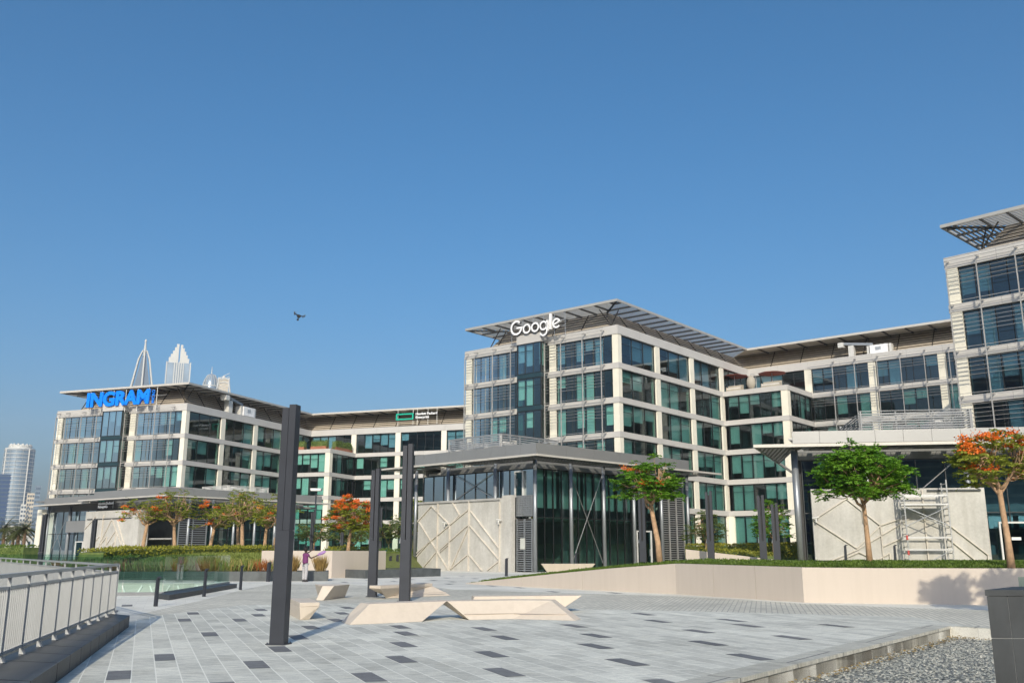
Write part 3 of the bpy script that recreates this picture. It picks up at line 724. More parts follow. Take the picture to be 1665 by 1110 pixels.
def ring(mb, cx, cz, ro, ri, a0, a1, y0, y1, n=40):
    full = abs(a1 - a0) >= 359.9
    pts = []
    for k in range(n + 1):
        t = R(a0 + (a1 - a0) * k / n); c, s_ = math.cos(t), math.sin(t)
        pts.append(((cx + ro * c, cz + ro * s_), (cx + ri * c, cz + ri * s_)))
    for k in range(n):
        (o1, i1), (o2, i2) = pts[k], pts[k + 1]
        mb.add([(i1[0], y0, i1[1]), (o1[0], y0, o1[1]), (o2[0], y0, o2[1]), (i2[0], y0, i2[1]), (i1[0], y1, i1[1]), (o1[0], y1, o1[1]), (o2[0], y1, o2[1]), (i2[0], y1, i2[1])],
               [(0, 1, 2, 3)], 0)
        o = len(mb.v) - 8; mb.f += [(o + 4, o + 7, o + 6, o + 5), (o + 1, o + 5, o + 6, o + 2), (o, o + 3, o + 7, o + 4)]; mb.m += [0, 1, 1]
    if not full:
        for (O, I) in (pts[0], pts[-1]):
            mb.quad((I[0], y0, I[1]), (O[0], y0, O[1]), (O[0], y1, O[1]), (I[0], y1, I[1]), 1)
sg = sign_root('rooftop_sign', 'large white rounded lettering standing on the central block roof edge', (12.16, 102.28), 39.3, 14.6, 1.5, 27.4)
mb = MB(); y0, y1 = -.16, .16; T = .25
def lbox(x0, x1, z0, z1):
    mb.box(x0, x1, y0, y1, z0, z1, 0)
ring(mb, .93, 1.02, .93, .93 - T, 48, 350, y0, y1); lbox(.95, 1.86, .86, .86 + T * .9)
for cx in (2.55, 3.85): ring(mb, cx, .68, .62, .62 - T * .9, 0, 360, y0, y1)
ring(mb, 5.12, .68, .60, .60 - T * .9, 0, 360, y0, y1); lbox(5.52, 5.74, -.02, 1.28); ring(mb, 5.13, -.02, .61, .61 - T * .88, 200, 360, y0, y1)
lbox(6.0, 6.24, .08, 2.0)
ring(mb, 7.08, .68, .62, .62 - T * .9, 22, 322, y0, y1); mb.beam((6.55, .0, .52), (7.62, .0, .93), .31, T * .72, 0)
mb.build('lettering', ['letter_white', 'letter_side'], sg)
for x in (-.2, 1.6, 3.2, 4.8, 6.4, 8.0):
    mb = MB(); mb.tube([(x, .35, -1.0), (x, .35, 2.2)], .035, 8); mb.beam((x, .35, 1.2), (x, 3.2, 1.9), .05, .05); mb.build('support_pole', 'steel_grey', sg)
mb = MB(); mb.beam((-.2, .35, .4), (8.0, .35, .4), .07, .07); mb.beam((-.2, .35, 1.1), (8.0, .35, 1.1), .07, .07); mb.build('rail', 'steel_grey', sg)

sg = sign_root('rooftop_sign', 'bright blue slanted block capitals standing on the left block roof edge', (-47.27, 131.78), 20.0, 17.3, 1.5, 22.45)
t = text_mesh('lettering', 'INGRAM', 2, 'letter_blue', sg, ext=.12, off=.09, shear=.02, space=1.0); fit(t, 11.7, 2.25)
t = text_mesh('small_lettering', 'MICRO', 1, 'letter_blue', sg, ext=.05, off=.01); fit(t, 1.95, .48)
for v in t.data.vertices: v.co = Vector((12.6 - v.co.z, v.co.y, .1 + v.co.x))
for x in (.3, 2.5, 4.7, 7, 9.2, 11.2, 12.7):
    mb = MB(); mb.tube([(x, .35, -.9), (x, .35, 2.45)], .05, 8); mb.beam((x, .35, 1.2), (x, 2.4, 1.7), .06, .06); mb.build('support_pole', 'white_rail', sg)
def hpe(name, label, loc, rot, W, h_, th, poles=True):
    sg = tag(empty(name, loc, rot), label, 'sign')
    mb = MB(); t_ = h_ * .2
    for a, b, c, e in ((0, W, h_ - t_, h_), (0, W, 0, t_), (0, t_, t_, h_ - t_), (W - t_, W, t_, h_ - t_)): mb.box(a, b, -th, th, c, e)
    mb.build('emblem', 'letter_green', sg); return sg
i_a = R(110); LD = Vector((math.sin(i_a), math.cos(i_a), 0)); ib = R(20); IB = Vector((math.sin(ib), math.cos(ib), 0))
p = Vector((-47.27, 131.78, 0)) + IB * (33.4 - .6) + LD * 17.1 + Vector((0, 0, 23.5))
sg = hpe('rooftop_sign', 'green rectangle emblem and white two-line lettering on the roof edge of the left linking wing', p, math.atan2(LD.y, LD.x), 3.3, 1.1, .1)
t = text_mesh('lettering', 'Hewlett Packard\nEnterprise', .6, 'letter_white', sg, ext=.05, off=.012); fit(t, 4.0, 1.15)
for v in t.data.vertices: v.co.x += 3.75
for x in (.2, 3.1, 3.9, 5.9, 7.6):
    mb = MB(); mb.tube([(x, .3, -.9), (x, .3, 1.9)], .045, 8); mb.build('support_pole', 'white_rail', sg)
# sign on the left pavilion
hb = R(-52); HA = Vector((math.sin(hb), math.cos(hb), 0)); HB = Vector((math.sin(R(38)), math.cos(R(38)), 0))
p = Vector((-38.3, 105.0, 0)) + HA * 14.0 - HB * 1.35 + Vector((0, 0, 7.75 + ZB))
sg = tag(empty('wall_sign', p, math.atan2(-HA.y, -HA.x)), 'small green rectangle and white lettering on the dark header of the left pavilion', 'sign')
mb = MB(); t_ = .09
for a, b, c, e in ((0, 1.3, 1.13, 1.22), (0, 1.3, .85, .94), (0, .09, .94, 1.13), (1.21, 1.3, .94, 1.13)): mb.box(a, b, -.05, .05, c, e)
mb.build('emblem', 'letter_green', sg)
t = text_mesh('lettering', 'Hewlett Packard\nEnterprise', .6, 'letter_white', sg, ext=.04, off=.014); fit(t, 3.4, .78)
mb = MB()
for x in (.2, 1.7, 3.2): mb.tube([(x, .12, 0), (x, .12, 1.1)], .025, 6)
mb.build('support_pole', 'white_rail', sg)

# ------------------------------------------------------------------ ground
GRAV = [(1.3, 10.6), (9.85, 21.46), (15.5, 14.3), (9, 5), (1.5, 5)]
PITA = [(-2.4, -6), (-60, -6), (-60, 42.6), (-24.6, 42.6), (-14.55, 29.75), (-9.35, 21.35)]
PITB = [(-17.0, 34.9), (-26.2, 48), (-14.25, 48), (-13.25, 35.9)]
def sheet(name, outer, holes, z0, z1, mat, kind='structure', sides=True):
    loops = [outer] + holes; vs = [Vector((x, y, 0)) for l in loops for x, y in l]
    tr = tessellate_polygon([[Vector((x, y, 0)) for x, y in l] for l in loops])
    mb = MB(); mb.add([(v.x, v.y, z1) for v in vs], [])
    fs = []
    for t in tr:
        a, b, c = [vs[i] for i in t]
        fs.append(tuple(t) if (b - a).cross(c - a).z > 0 else tuple(reversed(t)))
    mb.f = fs; mb.m = [0] * len(fs)
    if sides:
        for l in loops:
            for i in range(len(l)):
                a, b = l[i], l[(i + 1) % len(l)]; mb.quad((*a, z0), (*b, z0), (*b, z1), (*a, z1), 0)
    o = mb.build(name, mat); tag(o, kind=kind); return o
BIG = 5000
sheet('ground', [(-BIG, -800), (BIG, -800), (BIG, BIG), (-BIG, BIG)], [PITA, PITB, GRAV], -.6, -.30, 'ground_sand', sides=False)
sheet('pavement', [(-2.3, -6), (70, -6), (70, 150), (-70, 150), (-70, 43), (-24.2, 43), (-14.2, 29.9), (-9.15, 21.4)], [PITB, GRAV], -.3, 0, 'paver_light')
sheet('slate_paving', [(-2.2, -5), (-9.05, 21.4), (-9.2, 24.3), (-8.25, 29.2), (-5.16, 30.3), (.15, 28.1), (4.6, 26.8), (7.7, 25.6), (10.3, 24.5), (10.35, 21.6), (9.82, 21.5), (9.6, 21.6), (1.0, 10.8), (1.3, 4.6), (9.2, 4.6), (20, -5)], [], 0, .004, 'plaza_slate', sides=False)
sheet('beige_paving', [(-9.79, 24.9), (-10.45, 32.1), (-11.57, 41.2), (-12.0, 46.9), (-8.2, 46.4), (-3.8, 44.3), (-2.44, 40.9), (1.69, 38.1), (6.13, 35.2), (9.42, 30.5), (12.1, 28.2), (16, 26.4), (24, 23), (24, 14), (16.0, 14.4), (9.9, 21.62), (10.35, 21.6), (10.3, 24.48), (7.7, 25.58), (4.6, 26.78), (.15, 28.08), (-5.16, 30.28), (-8.25, 29.18), (-9.2, 24.28)], [], 0, .003, 'paver_beige', sides=False)
# darker accent slabs laid in the slate, one sheet
DT = [(-2.47, 21.05), (-2.29, 19.38), (-2.04, 17.15), (-1.8, 14.89), (-1.93, 12.85), (-.54, 20.6), (-.28, 18.48), (-.22, 15.69), (.01, 13.44), (1.53, 21.47), (1.73, 19.04), (1.54, 16.99), (-3.95, 16.39), (-3.72, 14.24), (-4.48, 20.85), (-4.28, 23.02), (-4.67, 25.44), (-4.95, 27.85), (-6.66, 24.68), (-6.95, 26.94), (-4.2, 18.54), (7.34, 21.58), (5.51, 18.71), (3.63, 25.39), (3.92, 20.07),
      (3.7, 17.58), (5.47, 23.23), (5.35, 21.55), (3.77, 15.3), (3.38, 22.79), (1.81, 14.62), (-6.13, 19.17), (-5.6, 15.09), (-5.39, 12.99), (-8.4, 25.4), (-6.58, 22.97), (-8.0, 22.94), (1.9, 12.2), (-.1, 11.3), (-3.6, 11.9), (-5.2, 10.6)]
DT2 = [(-1.49, 54.64), (-.94, 45.22), (-3.16, 47.59), (.37, 43.05), (1.71, 38.9), (4.11, 37.9), (-8.87, 50.08), (-8.04, 53.2), (-4.41, 53.37), (-4.0, 58), (-3.2, 51), (-2.2, 56.8), (-5.4, 49.0), (-5.8, 54.8), (-7, 57), (-6.4, 51.4), (-3.2, 61), (-11.7, 28.9), (-11.0, 26.2), (-12.2, 33.0)]
ta = R(-21.5); ta2 = R(68.5)
def snap(p, a, wid):
    u = Vector((math.cos(-a + R(90)) if 0 else math.sin(a + R(90)), math.cos(a + R(90)))); d = u.x * p[0] + u.y * p[1]
    k = (math.floor(d / wid) + .5) * wid - d; return (p[0] + u.x * k, p[1] + u.y * k)
mb = MB(); mb2 = MB()
for lst, hl, hw, m_, z in ((DT, .47, .148, mb, .008), (DT2, .46, .15, mb2, .006)):
    for p in lst:
        p = snap(p, ta, .31) if m_ is mb else p
        a = Vector((math.sin(ta), math.cos(ta))) * hl; b = Vector((math.sin(ta + R(90)), math.cos(ta + R(90)))) * hw; c = Vector(p)
        q = [c - a - b, c - a + b, c + a + b, c + a - b]; m_.quad(*[(v.x, v.y, z) for v in q])
tag(mb.build('accent_paving', 'plaza_slate_dark'), kind='structure'); tag(mb2.build('accent_paving', 'plaza_slate_dark'), kind='structure')
# gravel bed and its stone kerb
sheet('gravel', [(1.2, 10), (9.9, 21.6), (15.6, 14.3), (9, 4.9), (1.2, 4.9)], [], -.3, -.24, 'gravel', sides=False)
def strip(name, pts, off0, off1, z0, z1, mats, top_i=0, side_i=1):
    mb = MB()
    for i in range(len(pts) - 1):
        a = Vector(pts[i]); b = Vector(pts[i + 1]); d = (b - a).normalized(); nrm = Vector((-d.y, d.x)); n = max(1, int((b - a).length / .9))
        for k in range(n):
            p = a + (b - a) * (k / n) + d * .006; q = a + (b - a) * ((k + 1) / n) - d * .006
            P0, P1, P2, P3 = p + nrm * off0, q + nrm * off0, q + nrm * off1, p + nrm * off1
            mb.hexa([(*P0, z0), (*P1, z0), (*P2, z0), (*P3, z0), (*P0, z1), (*P1, z1), (*P2, z1), (*P3, z1)], side_i)
            mb.m[-6 + 1] = top_i
            P0, P1, P2, P3 = p + nrm * (off0 - .025), q + nrm * (off0 - .025), q + nrm * (off0 - .001), p + nrm * (off0 - .001)
            mb.hexa([(*P0, z1 - .06), (*P1, z1 - .06), (*P2, z1 - .06), (*P3, z1 - .06), (*P0, z1), (*P1, z1), (*P2, z1), (*P3, z1)], top_i)
    return mb.build(name, mats)
tag(strip('kerb', [(1.3, 10.6), (9.85, 21.46)], 0.0, .45, -.24, .016, ['kerb_stone', 'kerb_side']), kind='structure')
tag(strip('kerb', [(9.95, 21.4), (15.5, 14.3)], 0.0, .45, -.24, .014, ['kerb_stone', 'kerb_side']), kind='structure')
rnd = random.Random(5)
def in_poly(x, y, P):
    c = False; j = len(P) - 1
    for i in range(len(P)):
        if (P[i][1] > y) != (P[j][1] > y) and x < (P[j][0] - P[i][0]) * (y - P[i][1]) / (P[j][1] - P[i][1]) + P[i][0]: c = not c
        j = i
    return c
mb = MB(); cnt = 0                      # loose pebbles
while cnt < 24000:
    x, y = rnd.uniform(2, 14), rnd.uniform(10.5, 21.4)
    if not in_poly(x, y, GRAV): continue
    cnt += 1; s_ = rnd.uniform(.010, .028); a = rnd.uniform(0, 6.28); z = -.236 + rnd.uniform(0, .01); h = s_ * rnd.uniform(.3, .6); el = rnd.uniform(1, 1.7)
    P = [(x + math.cos(a + k * 1.2566) * s_ * (el if k % 2 else 1), y + math.sin(a + k * 1.2566) * s_) for k in range(5)]
    mb.add([(px, py, z) for px, py in P] + [(x + (px - x) * .55, y + (py - y) * .55, z + h * rnd.uniform(.8, 1.3)) for px, py in P], [(0, 1, 6, 5), (1, 2, 7, 6), (2, 3, 8, 7), (3, 4, 9, 8), (4, 0, 5, 9), (5, 6, 7, 8, 9)], rnd.choice([0, 0, 0, 1, 2]))
pm('pebble_a', (.27, .28, .255), .7, var=.3, s=8); pm('pebble_b', (.11, .12, .12), .7, var=.3, s=8); pm('pebble_c', (.42, .41, .36), .7, var=.2, s=8)
tag(mb.build('gravel_stones', ['pebble_a', 'pebble_b', 'pebble_c']), kind='stuff')
mb = MB()
for k in range(900):                    # dry leaf litter along the kerb
    t = rnd.random() ** 1.0; x = 1.6 + t * 8.2; y = 10.9 + t * 10.4
    if rnd.random() < .45: x, y = 9.9 + t * 3.5, 21.2 - t * 4.4; x -= rnd.random() * .35; y -= rnd.random() * .35
    else: x += rnd.random() * .28; y -= rnd.random() * .25
    a = rnd.uniform(0, 6.28); s_ = rnd.uniform(.015, .05); z = -.20 + rnd.uniform(0, .03)
    mb.quad((x, y, z), (x + math.cos(a) * s_, y + math.sin(a) * s_, z + .01), (x + math.cos(a + .7) * s_ * 1.3, y + math.sin(a + .7) * s_ * 1.3, z + .012), (x + math.cos(a + 1.4) * s_, y + math.sin(a + 1.4) * s_, z))
tag(mb.build('leaf_litter', 'straw'), kind='stuff')
# sunken courts
def pit(name, P, zf, mat='pit_wall'):
    mb = MB(); n = len(P)
    for i in range(n): mb.quad((*P[i], zf), (*P[(i + 1) % n], zf), (*P[(i + 1) % n], -.02), (*P[i], -.02))
    mb.add([(x, y, zf) for x, y in P], [tuple(t) for t in tessellate_polygon([[Vector((x, y, 0)) for x, y in P]])])
    return tag(mb.build(name, mat), kind='structure')
pit('lower_court', PITA, -4.2, 'granite_planter'); pit('lower_court', PITB, -3.5)
mb = MB(); LP = F((-26.0, 47.95), (1, 0), (0, -1))
wl = tag(empty('court_wall', (0, 0, 0)), 'pale green white wall with slanted ribs in the sunken court behind the glass balustrade', 'wall')
LP.box(mb, .3, 11.6, .01, .06, -3.4, -.03); mb.build('panel', 'pit_wall', wl)
mb = MB()
for k in range(8):
    x = .4 + k * 1.4; mb.beam(LP.P(x, .08, -2.5), LP.P(x + 1.3, .08, -.1), .08, .05, upv=(0, 1, 0)); mb.beam(LP.P(x + 1.3, .10, -2.5), LP.P(x + .3, .10, -.1), .08, .05, upv=(0, 1, 0))
mb.build('rib', 'pit_line', wl)
# terrain mounds
def sst(a, b, x): t = min(1, max(0, (x - a) / (b - a))); return t * t * (3 - 2 * t)
def grid_terrain(name, x0, x1, y0, y1, nx, ny, fz, mat):
    mb = MB()
    for j in range(ny + 1):
        for i in range(nx + 1):
            x = x0 + (x1 - x0) * i / nx; y = y0 + (y1 - y0) * j / ny; mb.v.append((x, y, fz(x, y)))
    for j in range(ny):
        for i in range(nx): a = j * (nx + 1) + i; mb.f.append((a, a + 1, a + nx + 2, a + nx + 1)); mb.m.append(0)
    return tag(mb.build(name, mat, smooth=True), kind='structure')
def zleft(x, y): return -.05 + 1.38 * sst(52.5, 66, y) * sst(-34, -27, x) + .38 * sst(51, 53.6, y) * sst(-32, -24, x) * (1 - sst(58, 66, y))
grid_terrain('lawn', -36, -14.95, 52.6, 104, 40, 60, zleft, 'lawn')
def zmid(x, y): return -.05 + 1.45 * sst(63, 82, y) * (1 - sst(-9.2, -7.2, x) )
grid_terrain('lawn', -15.1, -6.9, 61.5, 104, 20, 40, zmid, 'lawn')
WT = [(-2.34, 47.98, .03), (1.96, 42.42, .64), (4.2, 39.6, .93), (6.43, 36.94, 1.16), (9.62, 31.2, 1.12), (11.9, 30.6, 1.11), (14.9, 29.95, 1.12), (22, 28.3, 1.15), (40, 24.0, 1.2)]
mb = MB()
def offs(i, d):
    a = Vector(WT[max(i - 1, 0)][:2]); b = Vector(WT[min(i + 1, len(WT) - 1)][:2]); t = (b - a).normalized(); return Vector((WT[i][0], WT[i][1])) + Vector((-t.y, t.x)) * d
for i in range(len(WT) - 1):
    A_, B_ = Vector(WT[i]), Vector(WT[i + 1]); A2, B2 = Vector((*offs(i, .3), 0)), Vector((*offs(i + 1, .3), 0)); n_ = max(1, round((B_ - A_).length / 2.4))
    for k in range(n_):
        f0, f1 = k / n_, (k + 1) / n_ - (.016 / (B_ - A_).length if k < n_ - 1 else 0)
        a, b, a2, b2 = A_.lerp(B_, f0), A_.lerp(B_, f1), A2.lerp(B2, f0), A2.lerp(B2, f1)
        mb.hexa([(a[0], a[1], -.05), (b[0], b[1], -.05), (b2.x, b2.y, -.05), (a2.x, a2.y, -.05), (a[0], a[1], a[2]), (b[0], b[1], b[2]), (b2.x, b2.y, b[2]), (a2.x, a2.y, a[2])], 0)
rw = mb.build('retaining_wall', 'white_wall'); tag(rw, 'long low white wall rising from the paving to the right below the lawn', 'wall')
# mound behind the wall
rows = []
for d, dz in ((.3, -.03), (1.2, .10), (4.0, .14), (8, .1)):
    rows.append([(*offs(i, d), WT[i][2] + (dz if i > 2 else dz * .15)) for i in range(len(WT))])
rows.append([(3.4, 72.4, .02), (6, 74.9, .12), (9, 77.9, .25), (12.5, 81.4, .45), (17, 86, .7), (24, 88, .85), (34, 88, .9), (46, 80, 1.0), (60, 70, 1.0)])
mb = MB()
for r_ in rows: mb.v += r_
nw = len(WT)
for j in range(len(rows) - 1):
    for i in range(nw - 1): a = j * nw + i; mb.f.append((a, a + 1, a + nw + 1, a + nw)); mb.m.append(0)
tag(mb.build('lawn', 'lawn', smooth=True), kind='structure')
def zright(x, y):          # height on that mound, inverse-distance from its rows
    sw = sz = 0
    for r_ in rows:
        for q in r_:
            w_ = 1 / ((q[0] - x) ** 2 + (q[1] - y) ** 2 + .05) ** 2; sw += w_; sz += w_ * q[2]
    return sz / sw

# ------------------------------------------------------------------ plaza furniture
def bench(label, bot, top, seam=None, lip=.10, z0=.006):
    c = Vector((sum(p[0] for p in bot) / len(bot), sum(p[1] for p in bot) / len(bot)))
    mb = MB(); zt = top[0][2]
    mb.prism([(p[0] - c.x, p[1] - c.y) for p in bot], z0, zt - lip, 0, top=[(p[0] - c.x, p[1] - c.y) for p in top])
    n = len(top); tp = [Vector((p[0] - c.x, p[1] - c.y)) for p in top]
    if lip > .02: mb.prism([tuple(p * 1.0) for p in tp], zt - lip + .003, zt, 0)
    root = tag(empty('bench', (c.x, c.y, 0)), label, 'bench', 'angular stone benches in a ring on the plaza')
    body = mb.build('seat_block', 'bench_stone', root)
    bv = body.modifiers.new('bevel', 'BEVEL'); bv.width = .012; bv.segments = 2; bv.limit_method = 'ANGLE'; bv.angle_limit = R(25)
    if seam:
        s = MB()
        for (a, b) in seam: s.beam((a[0] - c.x, a[1] - c.y, a[2]), (b[0] - c.x, b[1] - c.y, b[2]), .02, .014)
        s.build('seam_groove', 'seam', root)
    return root
bench('smallest stone bench, nearest the closest steel mast', [(-5.11, 23.05), (-4.93, 23.25), (-5.45, 25.1), (-5.9, 25.15)], [(-5.13, 23.0, .41), (-4.70, 23.25, .41), (-5.36, 25.15, .41), (-5.92, 25.2, .41)])
bench('small stone bench with a slanted left face and shaded right side', [(-6.60, 32.0), (-6.35, 31.98), (-5.98, 34.0), (-7.0, 34.3)], [(-6.48, 32.41, .46), (-6.08, 32.35, .46), (-5.80, 33.9, .46), (-7.1, 34.1, .46)], lip=.0)
bench('stone bench standing behind the two farther steel masts', [(-4.44, 33.45), (-2.28, 35.6), (-2.55, 36.2), (-4.5, 34.3)], [(-4.55, 32.75, .45), (-2.97, 35.45, .45), (-3.3, 36.0, .45), (-4.98, 33.1, .45)],
      seam=[((-4.25, 33.60, .13), (-2.45, 35.40, .13))])
bench('front left half of the long chevron bench, touched by the mast shadow', [(-3.68, 21.6), (-2.12, 22.62), (-2.5, 23.3), (-4.02, 22.45)], [(-3.32, 22.25, .43), (-1.60, 23.46, .43), (-1.9, 23.95, .43), (-3.62, 22.72, .43)], lip=.0)
bench('front right half of the long chevron bench, bent in the middle', [(-1.03, 23.18), (.05, 23.5), (1.54, 22.99), (1.72, 23.4), (.1, 24.05), (-1.2, 23.75)], [(-1.595, 23.46, .43), (.05, 23.98, .43), (1.0, 23.98, .43), (1.12, 24.4, .43), (.0, 24.5, .43), (-1.885, 23.955, .43)],
      seam=[((-1.16, 23.25, .13), (.05, 23.63, .13)), ((.05, 23.63, .13), (1.36, 23.27, .13))], lip=.0)
bench('rear stone bench half hidden behind the long chevron bench', [(-1.2, 25.5), (1.25, 26.0), (1.3, 26.7), (-1.2, 26.5)], [(-1.0, 25.6, .44), (1.95, 26.2, .44), (1.75, 26.9, .44), (-1.1, 26.2, .44)], lip=.0)
bench('far stone bench on the lawn edge in front of the middle pavilion', [(1.9, 49.6), (4.0, 50.3), (3.9, 50.9), (1.9, 50.2)], [(1.55, 49.4, .97), (4.5, 50.4, .97), (4.4, 51.0, .97), (1.55, 50.1, .97)], lip=.0, z0=.5)

def mast(label, loc, h, rot, w_=.27, dpt=.21, split=2.0, slot=.05):
    root = tag(empty('steel_mast', loc, rot), label, 'light mast', 'dark steel masts')
    mb = MB(); mb.box(-w_ / 2, w_ / 2, -dpt / 2, dpt / 2, 0, split); mb.build('base_column', 'mast_paint', root)
    for s_ in (-1, 1):
        mb = MB(); a = s_ * slot / 2; b = s_ * w_ / 2
        mb.box(min(a, b), max(a, b), -dpt / 2, dpt / 2, split + .004, h - (.0 if s_ > 0 else .06)); mb.build('side_plate', 'mast_paint', root)
    mb = MB(); mb.box(-slot / 2 + .002, slot / 2 - .002, dpt * .1, dpt * .4, split + .004, h - .25); mb.build('light_slot', 'black_plastic', root)
    mb = MB(); mb.hexa([(-w_ / 2 - .07, -.05, split - .12), (-w_ / 2 - .001, -.05, split - .12), (-w_ / 2 - .001, .05, split - .12), (-w_ / 2 - .07, .05, split - .12),
                        (-w_ / 2 - .02, -.05, split + .12), (-w_ / 2 - .001, -.05, split + .12), (-w_ / 2 - .001, .05, split + .12), (-w_ / 2 - .02, .05, split + .12)])
    mb.build('bracket', 'steel_grey', root)
    mb = MB(); e_ = .05; mb.box(-w_ / 2 - e_, w_ / 2 + e_, -dpt / 2 - e_, dpt / 2 + e_, .009, .022)
    for sx in (-1, 1):
        for sy in (-1, 1): mb.tube([(sx * (w_ / 2 + .025), sy * (dpt / 2 + .025), .022), (sx * (w_ / 2 + .025), sy * (dpt / 2 + .025), .045)], .012, 6)
    mb.build('base_plate', 'mast_paint', root); return root
mast('nearest and tallest looking dark steel mast, left of the benches', (-4.18, 17.2, 0), 4.33, R(-12), slot=.008)
mast('dark steel mast standing just behind the long chevron bench', (-3.53, 31.3, 0), 5.19, R(-8), w_=.33, dpt=.26, slot=.03)
mast('dark steel mast at the left end of the rear bench', (-5.06, 34.4, 0), 4.62, R(-10), w_=.30, dpt=.24, slot=.03)
for lb, lc, h in (('slotted dark steel mast between the palm-green tree and the small round tree', (12.48, 58.7), 4.4), ('left one of two slotted dark masts left of the right pavilion', (15.55, 57.9), 4.1),
                  ('right one of two slotted dark masts left of the right pavilion', (16.35, 57.8), 3.6), ('slotted dark steel mast beside the white door frame of the middle pavilion', (8.32, 59.4), 4.6)):
    mast(lb, (lc[0], lc[1], .95), h, R(-20), w_=.42, dpt=.2, split=1.3, slot=.10)
for lb, lc, h in (('thin dark mast in front of the far left pavilion glass', (-31.4, 62.6), 4.1), ('slim dark mast left of the ribbed white concrete wall', (-28.6, 63.9), 3.8), ('slim dark mast behind the pink white wall, left of the flame tree', (-15.6, 86), 4.4),
                  ('slim dark mast behind the pink white wall, seen under the flame tree', (-12.1, 86), 4.6), ('slim dark mast beside the street lamp behind the wall', (-18.4, 86), 4.2)):
    mast(lb, (lc[0], lc[1], 0.9 if lc[1] > 70 else -.1), h, R(-10), w_=.28, dpt=.2, split=1.6, slot=.04)

def bollard(label, loc, h=.76, w_=.09, cap=True):
    root = tag(empty('bollard_light', loc, R(-30)), label, 'bollard light', 'dark bollard lights')
    mb = MB(); mb.hexa([(-w_ / 2, -w_ / 2, 0), (w_ / 2, -w_ / 2, 0), (w_ / 2, w_ / 2, 0), (-w_ / 2, w_ / 2, 0), (-w_ / 2 + .02, -w_ / 2, h), (w_ / 2, -w_ / 2, h), (w_ / 2, w_ / 2, h), (-w_ / 2 + .02, w_ / 2, h)])
    mb.build('post', 'mast_paint', root)
    mb = MB(); mb.hexa([(-w_ / 2 + .02, -w_ / 2, h + .002), (w_ / 2, -w_ / 2, h + .002), (w_ / 2, w_ / 2, h + .002), (-w_ / 2 + .02, w_ / 2, h + .002), (.04, -w_ / 2, h + .07), (w_ / 2 + .10, -w_ / 2, h + .05), (w_ / 2 + .10, w_ / 2, h + .05), (.04, w_ / 2, h + .07)])
    mb.build('lamp_head', 'mast_paint', root); return root
bollard('bollard light nearest the railing corner, in front of the glass balustrade', (-10.7, 28.55, 0), .8)
bollard('bollard light at the middle of the glass balustrade', (-11.2, 34.5, 0), .92)
bollard('bollard light past the right end of the glass balustrade', (-11.54, 40.25, 0), .95)
bollard('bollard light in front of the granite planter, left of the nearest mast', (-13.1, 50.8, 0), .95, .16)
bollard('bollard light beside the ribbed concrete wall of the middle pavilion', (-.35, 62.0, 0), 1.1, .15)
bollard('leftmost of two small bollards on the lawn left of the middle pavilion', (-9.55, 74, .3), .85, .16)
bollard('right one of two small bollards on the lawn left of the middle pavilion', (-9.0, 74, .3), .95, .16)
bollard('small bollard on the lawn strip before the crossed rods of the middle pavilion', (4.0, 58.5, .65), .8, .14)
bollard('tilted bollard on the lawn left of the big green tree', (16.9, 39.5 + 8, 1.15), .75, .12)
bollard('tilted bollard on the lawn right of the big green tree', (19.4, 47.5, 1.15), .75, .12)

# picket railing on the granite kerb (two runs meeting at the corner)
def railing(label, A, B, z0, h, seg, pick, mat='fence_paint', feet=True, top='fence_paint'):
    A = Vector((*A, 0)); B = Vector((*B, 0)); L = (B - A).length; rz = math.atan2(B.y - A.y, B.x - A.x)
    root = tag(empty('railing', (A.x, A.y, z0), rz), label, 'railing', 'pale metal railings round the sunken court')
    mb = MB(); mb.box(0, L, -.03, .03, h - .05, h, 0); mb.build('top_rail', top, root)
    mb = MB(); mb.box(0, L, -.012, .012, h - .20, h - .16, 0); mb.build('upper_rail', mat, root)
    mb = MB(); mb.box(0, L, -.012, .012, .09, .13, 0); mb.build('bottom_rail', mat, root)
    n = round(L / seg)
    for k in range(n + 1):
        x = L * k / n; mb = MB(); mb.box(x - .012, x + .012, -.022, .022, .0, h - .052, 0)
        if feet: mb.hexa([(x - .025, -.065, 0), (x + .025, -.065, 0), (x + .025, -.024, 0), (x - .025, -.024, 0), (x - .015, -.04, .07), (x + .015, -.04, .07), (x + .015, -.024, .07), (x - .015, -.024, .07)], 0)
        mb.build('post', mat, root)
    mb = MB(); x = pick
    while x < L - .02:
        mb.box(x - .0065, x + .0065, -.010, .010, .13, h - .20, 0); x += pick
    mb.build('pickets', mat, root, label='dense row of upright pickets'); return root
railing('near run of the pale picket railing along the dark granite kerb', (-2.97, -1.0), (-8.95, 21.4), .25, 1.10, 1.05, .105)
railing('far run of the pale picket railing, going back left from the corner', (-9.0, 21.55), (-23.9, 43.2), .02, 1.31, 1.7, .12)
mb = MB(); kp = [(-1.75, -1.0), (-5.79, 12.29), (-8.42, 21.0)]; kq = [(-2.85, -1.0), (-6.75, 12.6), (-9.1, 21.6)]
kr = tag(empty('granite_kerb', (0, 0, 0)), 'dark granite kerb block carrying the near railing', 'kerb')
for i in range(2):
    n = 9 if i else 8
    for k in range(n):
        f0, f1 = k / n, (k + 1) / n; L_ = lambda u, v, f: (u[0] + (v[0] - u[0]) * f, u[1] + (v[1] - u[1]) * f)
        e = .0015
        a, b, c, d = L_(kp[i], kp[i + 1], f0 + e), L_(kp[i], kp[i + 1], f1 - e), L_(kq[i], kq[i + 1], f1 - e), L_(kq[i], kq[i + 1], f0 + e)
        mb.hexa([(*a, -.02), (*b, -.02), (*c, -.02), (*d, -.02), (*a, .245), (*b, .245), (*c, .245), (*d, .245)], 0)
mb.build('stone_block', 'granite_dark', kr)

